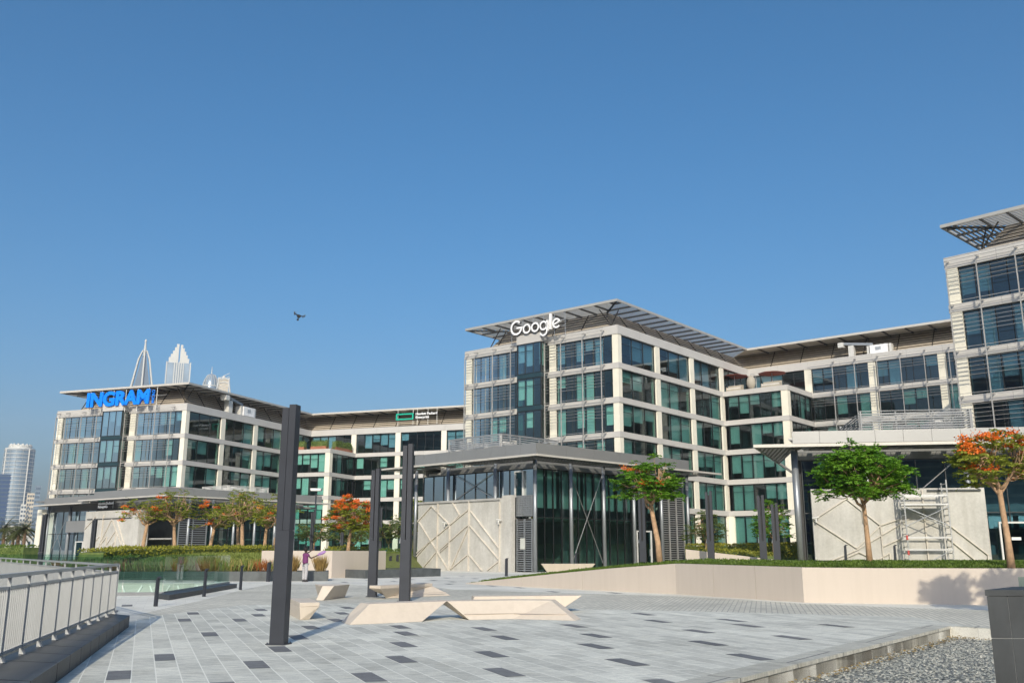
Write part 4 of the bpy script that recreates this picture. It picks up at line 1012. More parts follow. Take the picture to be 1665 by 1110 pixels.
# glass balustrade
def glass_rail(label, pts, h, pan=1.45):
    root = tag(empty('glass_balustrade', (pts[0][0], pts[0][1], 0)), label, 'glass balustrade', 'green glass balustrades')
    o = Vector(pts[0])
    for i in range(len(pts) - 1):
        a = Vector(pts[i]) - o; b = Vector(pts[i + 1]) - o; n = max(1, round((b - a).length / pan)); d = (b - a).normalized()
        for k in range(n):
            p = a + (b - a) * (k / n) + d * .012; q = a + (b - a) * ((k + 1) / n) - d * .012
            mb = MB(); mb.quad((*p, .12), (*q, .12), (*q, h), (*p, h), 0); pn = mb.build('pane', 'pane_rail', root)
        mb = MB(); mb.beam((*a, .06), (*b, .06), .09, .12); mb.build('base_channel', 'fence_dark', root)
    return root
glass_rail('near glass balustrade along the sunken court, behind the bollard lights', [(-17.2, 34.45), (-13.07, 35.45), (-14.06, 46.97)], 1.40)
glass_rail('far glass balustrade at the back of the sunken court', [(-36, 50.0), (-15.5, 49.2)], 1.42, 2.0)
glass_rail('far left glass balustrade in front of the distant hedge', [(-62, 64), (-37, 60.0)], 1.42, 2.4)
glass_rail('short glass balustrade on the lawn behind the white wall end', [(-12.6, 86.0), (-8.6, 88.0)], 3.0, 1.5)

def block_planter(label, poly, h, name='granite_planter', mat='granite_planter', cat='planter', fill='soil'):
    root = tag(empty(name, (0, 0, 0)), label, cat); mb = MB(); n = len(poly); P = [Vector(p) for p in poly]; c = sum(P, Vector((0, 0))) / n
    inner = [p + (c - p).normalized() * .22 for p in P]
    for i in range(n):
        a, b, e, d = P[i], P[(i + 1) % n], inner[(i + 1) % n], inner[i]
        mb.hexa([(*a, 0), (*b, 0), (*e, 0), (*d, 0), (*a, h), (*b, h), (*e, h), (*d, h)])
    mb.build('wall', mat, root); mb = MB(); mb.add([(*p, h - .06) for p in inner], [tuple(range(n))]); mb.build('soil_bed', fill, root); return root
block_planter('long low dark granite planter with straw grasses, behind the person', [(-26, 49.6), (-15.2, 51.2), (-10.13, 52.0), (-10.6, 54.6), (-15.6, 53.9), (-26, 53.0)], .52)
block_planter('empty low dark granite planter in front of the white wall and lawn', [(-10.79, 58.9), (-8.78, 56.6), (-4.66, 61.9), (-6.6, 64.5)], .50, fill='lawn')
kb = tag(empty('granite_kerb', (0, 0, 0)), 'low dark granite kerb beside the near glass balustrade', 'kerb')
mb = MB(); mb.hexa([(-11.54, 31.94, 0), (-12.35, 42.5, 0), (-13.0, 43.2, 0), (-12.3, 33.0, 0), (-11.54, 31.94, .17), (-12.35, 42.5, .17), (-13.0, 43.2, .17), (-12.3, 33.0, .17)]); mb.build('stone_block', 'granite_dark', kb)
ww = tag(empty('boundary_wall', (0, 0, 0)), 'tall pale pink white wall behind the person and the granite planters', 'wall')
for a, b in (((-15.0, 56.3), (-10.95, 57.3)), ((-10.95, 57.3), (-8.25, 61.6))):
    mb = MB(); A = Vector(a); B = Vector(b); d = (B - A).normalized(); nn = Vector((-d.y, d.x)) * .3
    mb.hexa([(*A, 0), (*B, 0), (*(B + nn), 0), (*(A + nn), 0), (*A, 1.62), (*B, 1.62), (*(B + nn), 1.62), (*(A + nn), 1.62)]); mb.build('wall_panel', 'white_wall', ww)
mb = MB(); wl = tag(empty('low_wall', (0, 0, 0)), 'short pale sloping wall under the hedge right of the middle pavilion', 'wall')
mb.hexa([(11.5, 62, .6), (18.0, 60.0, .6), (18.1, 60.3, .6), (11.6, 62.3, .6), (11.5, 62, 1.75), (18.0, 60.0, .98), (18.1, 60.3, .98), (11.6, 62.3, 1.75)]); mb.build('wall_panel', 'white_wall', wl)

# tall granite block at the right edge with glass on top
gb = tag(empty('granite_wall', (4.93, 9.84, -.24), R(-4)), 'tall dark granite wall block at the right edge beside the gravel', 'wall')
mb = MB(); W_ = 3.6; z = 0; hs = [.42, .60, .42]; D_ = .9
z = 0
for h in hs:
    x = 0.0
    for wd in (.21, .80, .80, .80, .98):
        mb.box(x + .004, x + wd - .004, 0, D_, z + .004, z + h - .004, 0); x += wd
    z += h
mb.box(.01, W_ - .02, .008, D_ - .01, 0, z - .01, 1); mb.build('stone_cladding', ['granite_dark', 'joint_light'], gb)
mb = MB(); mb.box(-.008, W_ + .02, -.008, D_ + .02, z, z + .06, 0); mb.build('coping', 'granite_dark', gb)
mb = MB()
for k in range(3): mb.quad((.1 + k * .85, D_ - .1 + k * .55, z + .062), (.93 + k * .85, D_ - .1 + k * .55 + .53, z + .062), (.93 + k * .85, D_ - .1 + k * .55 + .53, z + .17), (.1 + k * .85, D_ - .1 + k * .55, z + .17))
mb.build('glass_strip', 'pane_rail', gb)
for ch in gb.children:
    for v in ch.data.vertices: v.co.x += v.co.y * .75
gs = tag(empty('granite_stub', (4.35, 9.45, -.24), R(-15)), 'small low stone stub on the gravel beside the granite wall block', 'stone stub')
mb = MB(); mb.box(0, .14, 0, 1.2, 0, .42); mb.build('stone_block', 'kerb_stone', gs)
mb = MB(); mb.box(-.01, .15, -.01, 1.21, .42, .46); mb.build('coping', 'granite_top', gs)

# aluminium scaffold tower
sf = tag(empty('scaffold_tower', (0, 0, 0)), 'silver aluminium scaffold tower against the concrete wall of the right pavilion', 'scaffold')
A_ = R(100.5); sd = Vector((math.sin(A_), math.cos(A_), 0)); sn = Vector((math.sin(R(190.5)), math.cos(R(190.5)), 0)); so = Vector((20.614, 66.896, 0))
def SP(t, d, z): return so + sd * t + sn * d + Vector((0, 0, z))
T0, T1, D0, D1, ZG, ZT = 6.75, 9.55, 1.1, 2.4, .8, 6.25
for t in (T0, T1):
    for d in (D0, D1):
        mb = MB(); mb.tube([SP(t, d, ZG), SP(t, d, ZT + (.0 if d == D0 else .15))], .05, 8); mb.build('upright', 'scaffold_alu', sf)
    mb = MB(); z = ZG + .3
    while z < ZT: mb.tube([SP(t, D0, z), SP(t, D1, z)], .035, 6); z += .42
    mb.build('rungs', 'scaffold_alu', sf)
for z in (1.75, 2.55, 4.75, 5.35):
    mb = MB()
    mb.beam(SP(T0, D1 + .02, z), SP(T1, D1 + .02, z), .06, .11); mb.beam(SP(T0, D0, z), SP(T1, D0, z), .06, .09); mb.build('rail', 'scaffold_alu', sf)
for a, b, c, e, d in ((T0, 4.6, T1, 3.3, D1), (T0, 3.3, T1, 4.6, D1 + .06), (T0 + 1.0, .8, T1, 1.75, D1), (T0, 4.6, T1, 3.3, D0)):
    mb = MB(); mb.tube([SP(a, d, b), SP(c, d, e)], .035, 6); mb.build('diagonal_brace', 'scaffold_alu', sf)
mb = MB(); mb.hexa([SP(T0 + .1, D0, 4.68), SP(T1 - .1, D0, 4.68), SP(T1 - .1, D1 - .1, 4.68), SP(T0 + .1, D1 - .1, 4.68), SP(T0 + .1, D0, 4.74), SP(T1 - .1, D0, 4.74), SP(T1 - .1, D1 - .1, 4.74), SP(T0 + .1, D1 - .1, 4.74)]); mb.build('platform', 'steel_grey', sf)
for z in (1.4, 2.4):
    mb = MB(); mb.tube([SP(T0 - .02, D1, z), SP(T0 - .02, D1, z + .3)], .075, 8); mb.build('clamp', 'red_plastic', sf)

# street lamp behind the wall
sl = tag(empty('street_lamp', (-19.65, 92.9, 1.2)), 'slim street lamp with a flat white head behind the white wall', 'street lamp')
mb = MB(); mb.tube([(0, 0, 0), (0, 0, 6.2)], [.10, .06], 10); mb.build('pole', 'mast_paint', sl, smooth=True)
mb = MB(); mb.hexa([(-.5, -.3, 6.25), (.5, -.3, 6.25), (.5, .3, 6.25), (-.5, .3, 6.25), (-.55, -.33, 6.5), (.55, -.33, 6.5), (.55, .33, 6.5), (-.55, .33, 6.5)]); mb.build('lamp_head', 'white_paint', sl)
# white gate booth seen between the masts
gt = tag(empty('gate_pillar', (-9.2, 96, 1.2)), 'white pillar with slatted top beyond the lawn, between the masts', 'pillar')
mb = MB(); mb.box(-.75, .75, -.6, .6, 0, 2.4); mb.build('pillar_body', 'cream_stone', gt)
mb = MB(); mb.box(-.85, .85, -.7, .7, 2.4, 2.6)
for k in range(5): mb.box(-.8, .8, -.66, -.61, 1.2 + k * .22, 1.32 + k * .22)
mb.build('slatted_cap', 'silver_metal', gt)

# roof maintenance cranes and terrace furniture
def crane(label, loc, rz, s=1.0):
    r = tag(empty('roof_crane', loc, rz), label, 'roof crane', 'window cleaning cranes on the roofs'); r.scale = (s, s, s)
    mb = MB(); mb.box(-1.6, 1.6, -.8, .8, .3, 1.9); mb.build('machine_box', 'white_paint', r)
    mb = MB(); mb.box(-.6, .4, -.84, -.80, .9, 1.5); mb.build('hatch', 'silver_metal', r)
    for x in (-2.0, 2.0): mb = MB(); mb.box(x - .2, x + .2, -.6, .6, .0, 1.9); mb.build('wheel_frame', 'white_rail', r)
    mb = MB(); mb.beam((-1.2, 0, 2.2), (-6.5, -.6, 2.9), .5, .45); mb.build('jib_arm', 'steel_grey', r)
    mb = MB(); mb.box(-7.3, -6.3, -1.2, .0, 2.2, 3.1); mb.box(-5.6, -4.6, -.6, .4, .3, 2.4); mb.build('cradle_head', 'white_rail', r)
    return r
def on_block(loc, azB, x, y, z):
    b = R(azB); a = R(azB - 90); return Vector((*loc, 0)) + Vector((math.sin(b), math.cos(b), 0)) * x + Vector((math.sin(a), math.cos(a), 0)) * y + Vector((0, 0, z))
crane('white roof crane on the linking wing right of the central block', on_block((12.16, 102.28), 39.3, 35.6, -18.2, 26.9), math.atan2(math.cos(R(129.3)), math.sin(R(129.3))), .72)
crane('white roof crane on the long right face of the left block', on_block((-47.27, 131.78), 20, 15.5, 1.2, 22.4), math.atan2(math.cos(R(20)), math.sin(R(20))), .9)
def parasol(label, p):
    r = tag(empty('parasol', p), label, 'parasol', 'red terrace parasols'); mb = MB(); mb.tube([(0, 0, 0), (0, 0, 2.5)], .05, 8); mb.build('pole', 'rod_steel', r)
    mb = MB(); mb.lathe([(.02, 2.75), (1.9, 2.4), (1.88, 2.36), (.02, 2.69)], 8); mb.build('canopy', 'parasol_red', r)
parasol('left red parasol on the central block terrace', on_block((12.16, 102.28), 39.3, 28.5, -.6, 22.65)); parasol('right red parasol on the central block terrace', on_block((12.16, 102.28), 39.3, 29.5, -5.6, 22.65))
def sofa(label, p, rz, L=2.2):
    r = tag(empty('terrace_sofa', p, rz), label, 'sofa', 'wicker sofas on the terrace')
    mb = MB(); mb.box(-L / 2, L / 2, -.4, .4, .05, .4); mb.build('seat', 'wicker', r)
    mb = MB(); mb.box(-L / 2, L / 2, .3, .42, .4, .95); mb.build('backrest', 'wicker', r)
    mb = MB(); mb.box(-L / 2 + .08, L / 2 - .08, -.36, .28, .41, .55); mb.build('cushion', 'cushion', r)
    for s_ in (-1, 1): mb = MB(); mb.box(s_ * L / 2 - (.08 if s_ > 0 else 0), s_ * L / 2 + (0 if s_ > 0 else .08), -.4, .298, .41, .7); mb.build('armrest', 'wicker', r)
trz = math.atan2(math.cos(R(129.3)), math.sin(R(129.3)))
sofa('left wicker sofa on the central block terrace', on_block((12.16, 102.28), 39.3, 27.2, -1.2, 22.65), trz); sofa('right wicker sofa on the central block terrace', on_block((12.16, 102.28), 39.3, 27.3, -6.4, 22.65), trz, 2.6)
hc = tag(empty('hanging_chair', on_block((12.16, 102.28), 39.3, 27.2, -3.6, 22.65)), 'egg shaped wicker chair between the two terrace sofas', 'chair')
mb = MB(); mb.lathe([(.05, .1), (.45, .35), (.62, .9), (.55, 1.5), (.25, 1.95), (.03, 2.02)], 14); mb.build('shell', 'wicker', hc, smooth=True)
mb = MB(); mb.tube([(.7, .2, 0), (.8, .2, 1.4), (.5, .1, 2.2), (0, 0, 2.2), (0, 0, 2.0)], .04, 6); mb.build('stand', 'rod_steel', hc)

# ------------------------------------------------------------------ distant towers (left)
def at(px, D, y=885):      # ground point in the direction of photo pixel (px, y) at distance D (placing aid)
    r_ = X2 * ((px - 832.5) / 1486) - U2 * ((y - 555) / 1486) + fw; return Vector((r_.x, r_.y, 0)).normalized() * D
def pxs(y, D, px=232):
    r_ = X2 * ((px - 832.5) / 1486) - U2 * ((y - 555) / 1486) + fw; return 1.65 + D * r_.z / math.hypot(r_.x, r_.y)
D = 1500
p = at(232, D, 610); t1 = tag(empty('skyscraper', p, R(22)), 'slender white skyscraper crown with a needle spire, left of the stepped tower', 'skyscraper')
zb_, zs, zt_ = pxs(662, D), pxs(572, D), pxs(551, D); zn = pxs(600, D)
mb = MB(); mb.box(-19, 19, -19, 19, 0, zb_ - 12); mb.build('shaft', 'tower_beige', t1)
mb = MB()
mb.hexa([(-18, -18, zb_ - 12), (18, -18, zb_ - 12), (18, 18, zb_ - 12), (-18, 18, zb_ - 12), (-3, -3, zs - 6), (3, -3, zs - 6), (3, 3, zs - 6), (-3, 3, zs - 6)]); mb.build('crown_glass', 'tower_glass', t1)
mb = MB()
for sx, sy in ((-1, -1), (1, -1), (1, 1), (-1, 1), (0, -1), (0, 1), (-1, 0), (1, 0)):
    k = 1.0 if sx and sy else 1.02
    pts = [(sx * 19.5 * k, sy * 19.5 * k, zb_ - 14), (sx * 15.5 * k, sy * 15.5 * k, zb_ + 26), (sx * 8 * k, sy * 8 * k, zn + 14), (sx * 3.0, sy * 3.0, zs + 2)]
    mb.tube(pts, [1.5, 1.4, 1.2, .9], 6)
mb.tube([(0, 0, zn - 6), (0, 0, zs), (0, 0, zt_)], [4.2, 2.4, .7], 8)
for zz, s_ in ((zb_ + 4, 18.0), (zb_ + 24, 15.6), (zb_ - 10, 19.2)):
    for a, b in (((-s_, -s_), (s_, -s_)), ((s_, -s_), (s_, s_)), ((s_, s_), (-s_, s_)), ((-s_, s_), (-s_, -s_))): mb.beam((*a, zz), (*b, zz), 1.4, 1.6)
mb.build('crown_frame', 'tower_white', t1)
mb = MB(); mb.lathe([(1.6, zt_ - 4), (1.8, zt_ - 2.5), (.6, zt_)], 8); mb.build('finial', 'tower_white', t1)
p = at(289, D, 610); t2 = tag(empty('skyscraper', p, R(20)), 'stepped pale skyscraper crown with vertical fins, right of the needle spire', 'skyscraper')
z0_, z1_, z2_ = pxs(660, D, 289), pxs(593, D, 289), pxs(560, D, 289)
mb = MB(); mb.box(-17, 17, -17, 17, 0, z1_); mb.build('shaft', 'tower_glass_light', t2)
mb = MB()
for x in (-18, -6.5, -3.2, 0, 3.2, 6.5, 16.8): mb.box(x - .0, x + 1.5, -18.4, -17.01, 60, z1_ + 1.5)
for x in (-18, 16.6): mb.box(x, x + 1.6, -17, 17, 60, z1_)
mb.build('fins', 'tower_white', t2)
mb = MB(); n_ = 5
for k in range(n_):
    f = k / n_; hw = 15 * (1 - f * .86); za = z1_ + (z2_ - z1_) * f * .9; mb.box(-hw, -1.0, -hw * .9, hw * .9, za + .01, za + (z2_ - z1_) * .28); mb.box(1.2, hw, -hw * .9 - .4, hw * .9, za + .01, za + (z2_ - z1_) * .25)
mb.build('stepped_crown', 'tower_white', t2)
p = at(344, D, 610); t3 = tag(empty('skyscraper', p), 'grey domed tower top with a thin mast, right of the stepped tower', 'skyscraper')
z0_, z1_, z2_, z3_ = pxs(634, D, 344), pxs(628, D, 344), pxs(608, D, 344), pxs(596, D, 344)
mb = MB(); mb.lathe([(13.5, 0), (13.5, z0_ - 1), (12.4, z0_), (12.4, z1_)], 28); mb.build('drum', 'tower_glass_light', t3, smooth=True)
mb = MB(); mb.lathe([(12.0, z1_), (11.6, z1_ + 5), (9.6, z1_ + 11), (6.0, z2_ - 2), (1.0, z2_ + .5)], 28); mb.build('dome', 'tower_glass_light', t3, smooth=True)
mb = MB()
for k in range(16):
    a = 2 * math.pi * k / 16; mb.tube([(r_ * math.cos(a) * 1.02, r_ * math.sin(a) * 1.02, z) for r_, z in ((12.0, z1_), (11.6, z1_ + 5), (9.6, z1_ + 11), (6.0, z2_ - 2), (1, z2_))], .35, 4)
mb.lathe([(13.0, z1_ - 1), (13.2, z1_ + .6), (12.2, z1_ + .7)], 28); mb.tube([(0, 0, z2_), (0, 0, z3_)], [.9, .3], 6); mb.build('dome_ribs', 'tower_white', t3)
p = at(364.5, D, 610); t4 = tag(empty('skyscraper', p, R(18)), 'flared white lattice tower top beside the grey dome', 'skyscraper')
z0_, z2_ = pxs(640, D, 364), pxs(615, D, 364)
mb = MB(); mb.box(-7.5, 7.5, -7.5, 7.5, 0, z2_ - 3); mb.build('shaft', 'tower_beige', t4)
mb = MB()
for s_ in (-1, 1):
    mb.tube([(s_ * 15, -8, z0_ - 20), (s_ * 10.5, -8, z0_), (s_ * 8, -8, z2_ - 8), (s_ * 8, -8, z2_)], [1.6, 1.4, 1.1, 1], 6)
    for k in range(8): mb.beam((-8, -7.9, z0_ - 12 + k * 5), (8, -7.9, z0_ - 12 + k * 5 + s_ * 9), .7, .5, upv=(0, 1, 0))
mb.beam((-8, -8, z2_ - 2), (8, -8, z2_ - 2), 1.6, 1.8); mb.beam((-8, -8, z2_ - 8), (8, -8, z2_ - 8), 1.2, 1.2); mb.lathe([(4, z2_ - 2), (2.6, z2_ + 2.4), (.4, z2_ + 5)], 10); mb.build('lattice_crown', 'tower_white', t4)
D = 1000; p = at(27, D, 780); t5 = tag(empty('skyscraper', p, R(28)), 'cylindrical blue glass tower with white floor bands at the far left', 'skyscraper')
zt5 = pxs(731, D, 30)
mb = MB(); mb.lathe([(15.5, 0), (15.2, zt5)], 36); mb.build('shaft', 'tower_glass_light', t5, smooth=True)
mb = MB(); z = 4
while z < zt5 + 1: mb.lathe([(15.6, z), (15.75, z + .2), (15.6, z + .55)], 36); z += 3.6
for k in range(8):
    a = R(-90 + (k - 3.5) * 24); mb.beam((15.9 * math.cos(a), 15.9 * math.sin(a), 0), (15.7 * math.cos(a), 15.7 * math.sin(a), zt5), 1.2 if k in (1, 5) else .12, .3)
mb.build('floor_bands', 'tower_white', t5)
mb = MB(); mb.lathe([(15.4, zt5), (14.8, zt5 + 1.2), (12, zt5 + 1.3), (11.5, zt5 + 4.2), (1, zt5 + 4.6)], 30)
for k in range(14): a = 2 * math.pi * k / 14; mb.tube([(11 * math.cos(a), 11 * math.sin(a), zt5 + 2.5), (9.5 * math.cos(a), 9.5 * math.sin(a), zt5 + 4.6)], 1.6, 5)
mb.build('crown', 'tower_white', t5); t5.scale = (.86, .86, 1)
p = at(-9, D, 820); t6 = tag(empty('skyscraper', p, R(28)), 'dark blue tower cut by the left edge of the photo', 'skyscraper')
mb = MB(); mb.box(-12, 20, -12, 12, 0, pxs(772, D, 5)); mb.build('shaft', 'tower_blue', t6)
mb = MB()
for k in range(18): mb.box(-12.1, 20.1, -12.1, -12.01, 4 + k * 3.8, 5.1 + k * 3.8)
mb.build('floor_bands', 'tower_glass', t6)
for px, w_, yt, mt, lb in ((50, 10, 802, 'tower_beige', 'beige apartment tower behind the blue cylinder'), (60, 7, 790, 'tower_glass_light', 'slim grey tower beside the beige apartment tower'), (43, 12, 820, 'tower_white', 'pale apartment block right of the blue cylinder')):
    p = at(px, 800, 810); e = tag(empty('apartment_tower', p, R(28)), lb, 'apartment tower'); zt_ = pxs(yt, 800, px); ww_ = w_ * .54
    mb = MB(); mb.box(-ww_ / 2, ww_ / 2, -5, 5, 0, zt_); mb.build('walls', mt, e)
    z = zt_ - 3
    while z > 6:
        for k in range(3): mb = MB(); x = -ww_ / 2 + .5 + k * (ww_ - .6) / 3; mb.box(x, x + ww_ / 5, -5.1, -5.01, z, z + 1.6); mb.build('window', 'tower_glass', e)
        z -= 3.2
for px, px2, D, h, lb in ((2, 24, 210, 6.0, 'low white building behind the palms'), (10, 52, 260, 4.6, 'low pale building with a flat roof far left'), (55, 78, 300, 9, 'pale low building left of the left pavilion')):
    a = at(px, D); b = at(px2, D); e = tag(empty('low_building', (a + b) / 2, math.atan2(b.y - a.y, b.x - a.x)), lb, 'low building'); L = (b - a).length
    mb = MB(); mb.box(-L / 2, L / 2, 0, 8, 0, h); mb.build('walls', 'tower_white' if D != 300 else 'tower_beige', e)
    n = 4
    for k in range(n): mb = MB(); x = -L / 2 + L * (k + .3) / n; mb.box(x, x + L * .4 / n, -.06, -.01, h * .45, h * .8); mb.build('window', 'tower_glass', e)
    mb = MB(); mb.box(-L / 2 - .2, L / 2 + .2, -.25, 8.2, h, h + .35); mb.build('roof', 'tower_white', e)

BACK = [(112, 250, 58), (125, 235, 74), (137, 245, 62), (149, 240, 82), (161, 235, 66), (172, 245, 54), (183, 240, 60), (195, 235, 70), (206, 245, 84), (218, 240, 64), (230, 235, 78), (242, 245, 56), (100, 240, 72), (255, 240, 66)]  # unseen tower ring added so window glass mirrors dark fronts, not bright sky
BW = ['a stepped roof', 'a flat dark roof', 'a low plant room', 'a tall crown', 'a narrow top', 'a broad base', 'two setbacks', 'a pale parapet', 'the greatest height', 'a squat outline', 'a slim outline', 'a wide flat front', 'an end position by the east', 'an end position by the west']
for i, (a_, D_, h_) in enumerate(BACK):
    p = Vector((math.sin(R(a_)), math.cos(R(a_)), 0)) * D_; e = tag(empty('reflection_tower', p, -R(a_)), 'glass tower added out of view behind the camera to darken window reflections, with ' + BW[i], 'reflection tower', 'unseen towers added for glass reflections')
    w_ = 52 + (i * 7) % 9; mb = MB(); mb.box(-w_ / 2, w_ / 2, 0, 30, -.3, h_); mb.build('walls', 'tower_blue' if i % 3 == 0 else 'tower_glass', e)
    mb = MB(); z = 4
    while z < h_: mb.box(-w_ / 2 - .2, w_ / 2 + .2, -.3, -.01, z, z + .9); z += 4
    mb.build('floor_bands', 'tower_beige', e)
    mb = MB(); mb.box(-w_ / 4, w_ / 5, 5, 22, h_ + .01, h_ + 5); mb.build('plant_room', 'tower_beige', e)

# ------------------------------------------------------------------ vegetation
def rv(rnd, s=1.0): return Vector((rnd.gauss(0, s), rnd.gauss(0, s), rnd.gauss(0, s)))
def leaf(mb, p, d, n, l, w_, mi=0):
    s_ = d.cross(n)
    if s_.length < 1e-4: return
    s_ = s_.normalized() * w_ / 2; q = p + d * l
    mb.quad(p, p + d * l * .5 + s_, q, p + d * l * .5 - s_, mi)
def frond(mb, p, d, l, rnd, pairs=7, lw=.035, ll=.11):
    d = d.normalized(); pos = Vector(p)
    for k in range(pairs):
        step = l / pairs; d = (d + Vector((0, 0, -.09))).normalized(); pos = pos + d * step
        side = d.cross(Vector((0, 0, 1)))
        if side.length < .05: side = Vector((1, 0, 0))
        side.normalize(); s2 = ll * (1 - .5 * abs(k / pairs - .45) * 2)
        for s_ in (-1, 1):
            dd = (side * s_ + d * .45 + Vector((0, 0, rnd.uniform(-.5, .2)))).normalized(); leaf(mb, pos, dd, Vector((rnd.gauss(0, .7), rnd.gauss(0, .7), 1)).normalized(), s2 * 1.35, lw * 2.3)
def limb(mb, p, q, r0, r1, rnd, bend=.12, n=4, mi=0, seg=6):
    p = Vector(p); q = Vector(q); L = (q - p).length; pts = [p]; rs = [r0]
    for k in range(1, n): f = k / n; pts.append(p.lerp(q, f) + rv(rnd, bend * L * .25) + Vector((0, 0, -.10 * L * math.sin(math.pi * f)))); rs.append(r0 + (r1 - r0) * f)
    pts.append(q); rs.append(r1); mb.tube(pts, rs, seg, mi); return pts
def tree(label, loc, h, th, cr, ch, seed, lean=(0, 0), tips=70, fr=7, leafmat='leaf_green', bark='bark', flow=0.0, flowmat='blossom_orange', fl=.42, pairs=6, group=None, r0=.12, bare=0.0,
         flat=.55, fsize=.055, cat='tree', name='flame_tree', limbs=5, lw=.035, ll=.11, fork=True, flowlow=.0, mats2=None):
    rnd = random.Random(seed); root = tag(empty(name, loc), label, cat, group)
    tb = MB(); top = Vector((lean[0], lean[1], th))
    tb.tube([(0, 0, -.15), (lean[0] * .2, lean[1] * .2, th * .35), (lean[0] * .75, lean[1] * .75, th * .75), tuple(top)], [r0 * 1.3, r0, r0 * .85, r0 * .8], 10)
    cz = h - ch / 2; C = Vector((lean[0] * 1.2, lean[1] * 1.2, cz)); ends = []
    mains = []
    for k in range(limbs):
        a = 2 * math.pi * (k + rnd.uniform(-.3, .3)) / limbs; rr = cr * rnd.uniform(.35, .55)
        q = C + Vector((math.cos(a) * rr, math.sin(a) * rr, rnd.uniform(-.25, .15) * ch)); mains.append(limb(tb, top - Vector((0, 0, rnd.uniform(0, th * .12))), q, r0 * .6, r0 * .3, rnd))
    for i in range(tips):
        a = rnd.uniform(0, 2 * math.pi); rr = cr * math.sqrt(rnd.random()) * rnd.uniform(.75, 1.05)
        zz = (rnd.random() ** .8) * (1 - (rr / cr / 1.05) ** 2 * flat) * ch - ch / 2
        q = C + Vector((math.cos(a) * rr, math.sin(a) * rr, zz)); m_ = min(mains, key=lambda P: (P[-1] - q).length); s_ = m_[rnd.randint(2, len(m_) - 1)]
        if i % 2 == 0 or rnd.random() < .4: limb(tb, s_, q, r0 * .22, r0 * .07, rnd, n=3, seg=5)
        ends.append(q)
    tb.build('trunk', bark, root, smooth=True)
    cb = MB(); fb = MB()
    for q in ends:
        isflow = rnd.random() < flow * (1.5 if q.z > C.z + ch * .05 else .5 + flowlow)
        if rnd.random() < bare: continue
        n_ = fr if not isflow else int(fr * .45)
        for k in range(n_):
            a = rnd.uniform(0, 6.283); d = Vector((math.cos(a), math.sin(a), rnd.uniform(-.1, .65)))
            frond(cb, q + rv(rnd, .05 * cr / 2), d, fl * rnd.uniform(.6, 1.15), rnd, pairs, lw, ll)
        if isflow:
            for k in range(100):
                p = q + Vector((rnd.gauss(0, .13), rnd.gauss(0, .13), abs(rnd.gauss(0, .09)) + .04)) * (cr / 2.2 if cr > 2.2 else 1); d = rv(rnd).normalized(); leaf(fb, p, d, rv(rnd).normalized(), fsize * rnd.uniform(.8, 1.7), fsize)
    cb.build('crown', leafmat, root)
    if fb.v: fb.build('blossoms', flowmat, root)
    return root
# three near trees standing on the lawn behind the retaining wall
tree('flame tree with a forked orange trunk and bare twigs, before the middle pavilion', (6.2, 39.3, 1.15), 4.55, 2.45, 1.42, 1.9, 11, lean=(-.30, 0), tips=100, fr=9, flow=.06, r0=.115, flat=.75, fl=.40, flowlow=.3)
tree('big dark green tree in front of the right pavilion concrete wall', (12.82, 33.64, 1.2), 4.35, 2.15, 1.75, 2.0, 23, lean=(-.05, 0), tips=170, fr=10, flow=0, r0=.095, flat=.6, fl=.42)
tree('flame tree with bright orange blossom clusters at the right edge of the photo', (15.95, 30.03, 1.2), 4.4, 2.45, 1.45, 1.9, 31, lean=(-.1, 0), tips=85, fr=7, flow=.27, r0=.10, flat=.6, fsize=.062, flowlow=.5, bare=.06, leafmat='leaf_olive')
# bare twigs above the first tree
# row of flowering trees in front of the left pavilion
def azp(px, D, z=0): v = at(px, D, 890); return (v.x, v.y, z)
G = 'flowering trees in a row before the left pavilion'
row = [(232, 84, 5.4, 2.6, 2.6, 'leaf_olive', .22, 'first flowering tree from the left, spreading in front of the white concrete wall'), (284, 84, 6.0, 2.7, 2.9, 'leaf_olive', .03, 'second tree from the left in the row, tall and thinly leaved'),
       (341, 86, 4.9, 2.3, 2.3, 'leaf_olive', .15, 'third tree from the left in the row, low with sparse orange blossom'), (387, 90, 6.2, 2.8, 2.3, 'leaf_olive', .12, 'fourth tree from the left, with a pale trunk just left of the nearest mast'),
       (394, 78, 5.6, 2.7, 2.6, 'leaf_olive', .10, 'tree whose trunk stands in front of the hedge end, left of the nearest mast'), (430, 88, 5.0, 2.5, 2.1, 'leaf_olive', .55, 'low tree with yellow and orange blossom left of the nearest mast'), (446, 84, 5.5, 2.6, 2.0, 'leaf_olive', .25, 'tree partly hidden by the nearest mast')]
for i, (px, D, h, th, cr, lm, fl_, lb) in enumerate(row):
    x, y, _ = azp(px, D); tree(lb, (x, y, 1.28), h * .95, th, cr * .9, h * .48, 50 + i, lean=(random.Random(i).uniform(-.3, .3), 0), tips=62, fr=6, flow=fl_ * .4, flowmat='blossom_yellow' if i % 2 else 'blossom_orange', leafmat=lm, fl=.5, pairs=4, group=G, r0=.16, flat=.6, lw=.05, ll=.15, fsize=.085, flowlow=.4, bare=.10, limbs=6)
x, y, _ = azp(566, 75); tree('round flame tree covered in orange blossom behind the white wall', (x, y, 1.4), 4.5, 1.9, 2.15, 2.9, 71, lean=(.15, 0), tips=190, fr=8, flow=.42, fl=.42, pairs=4, r0=.14, flat=.7, lw=.05, ll=.14, fsize=.085, leafmat='leaf_olive')
G = 'small dull green trees in front of the glass walls'
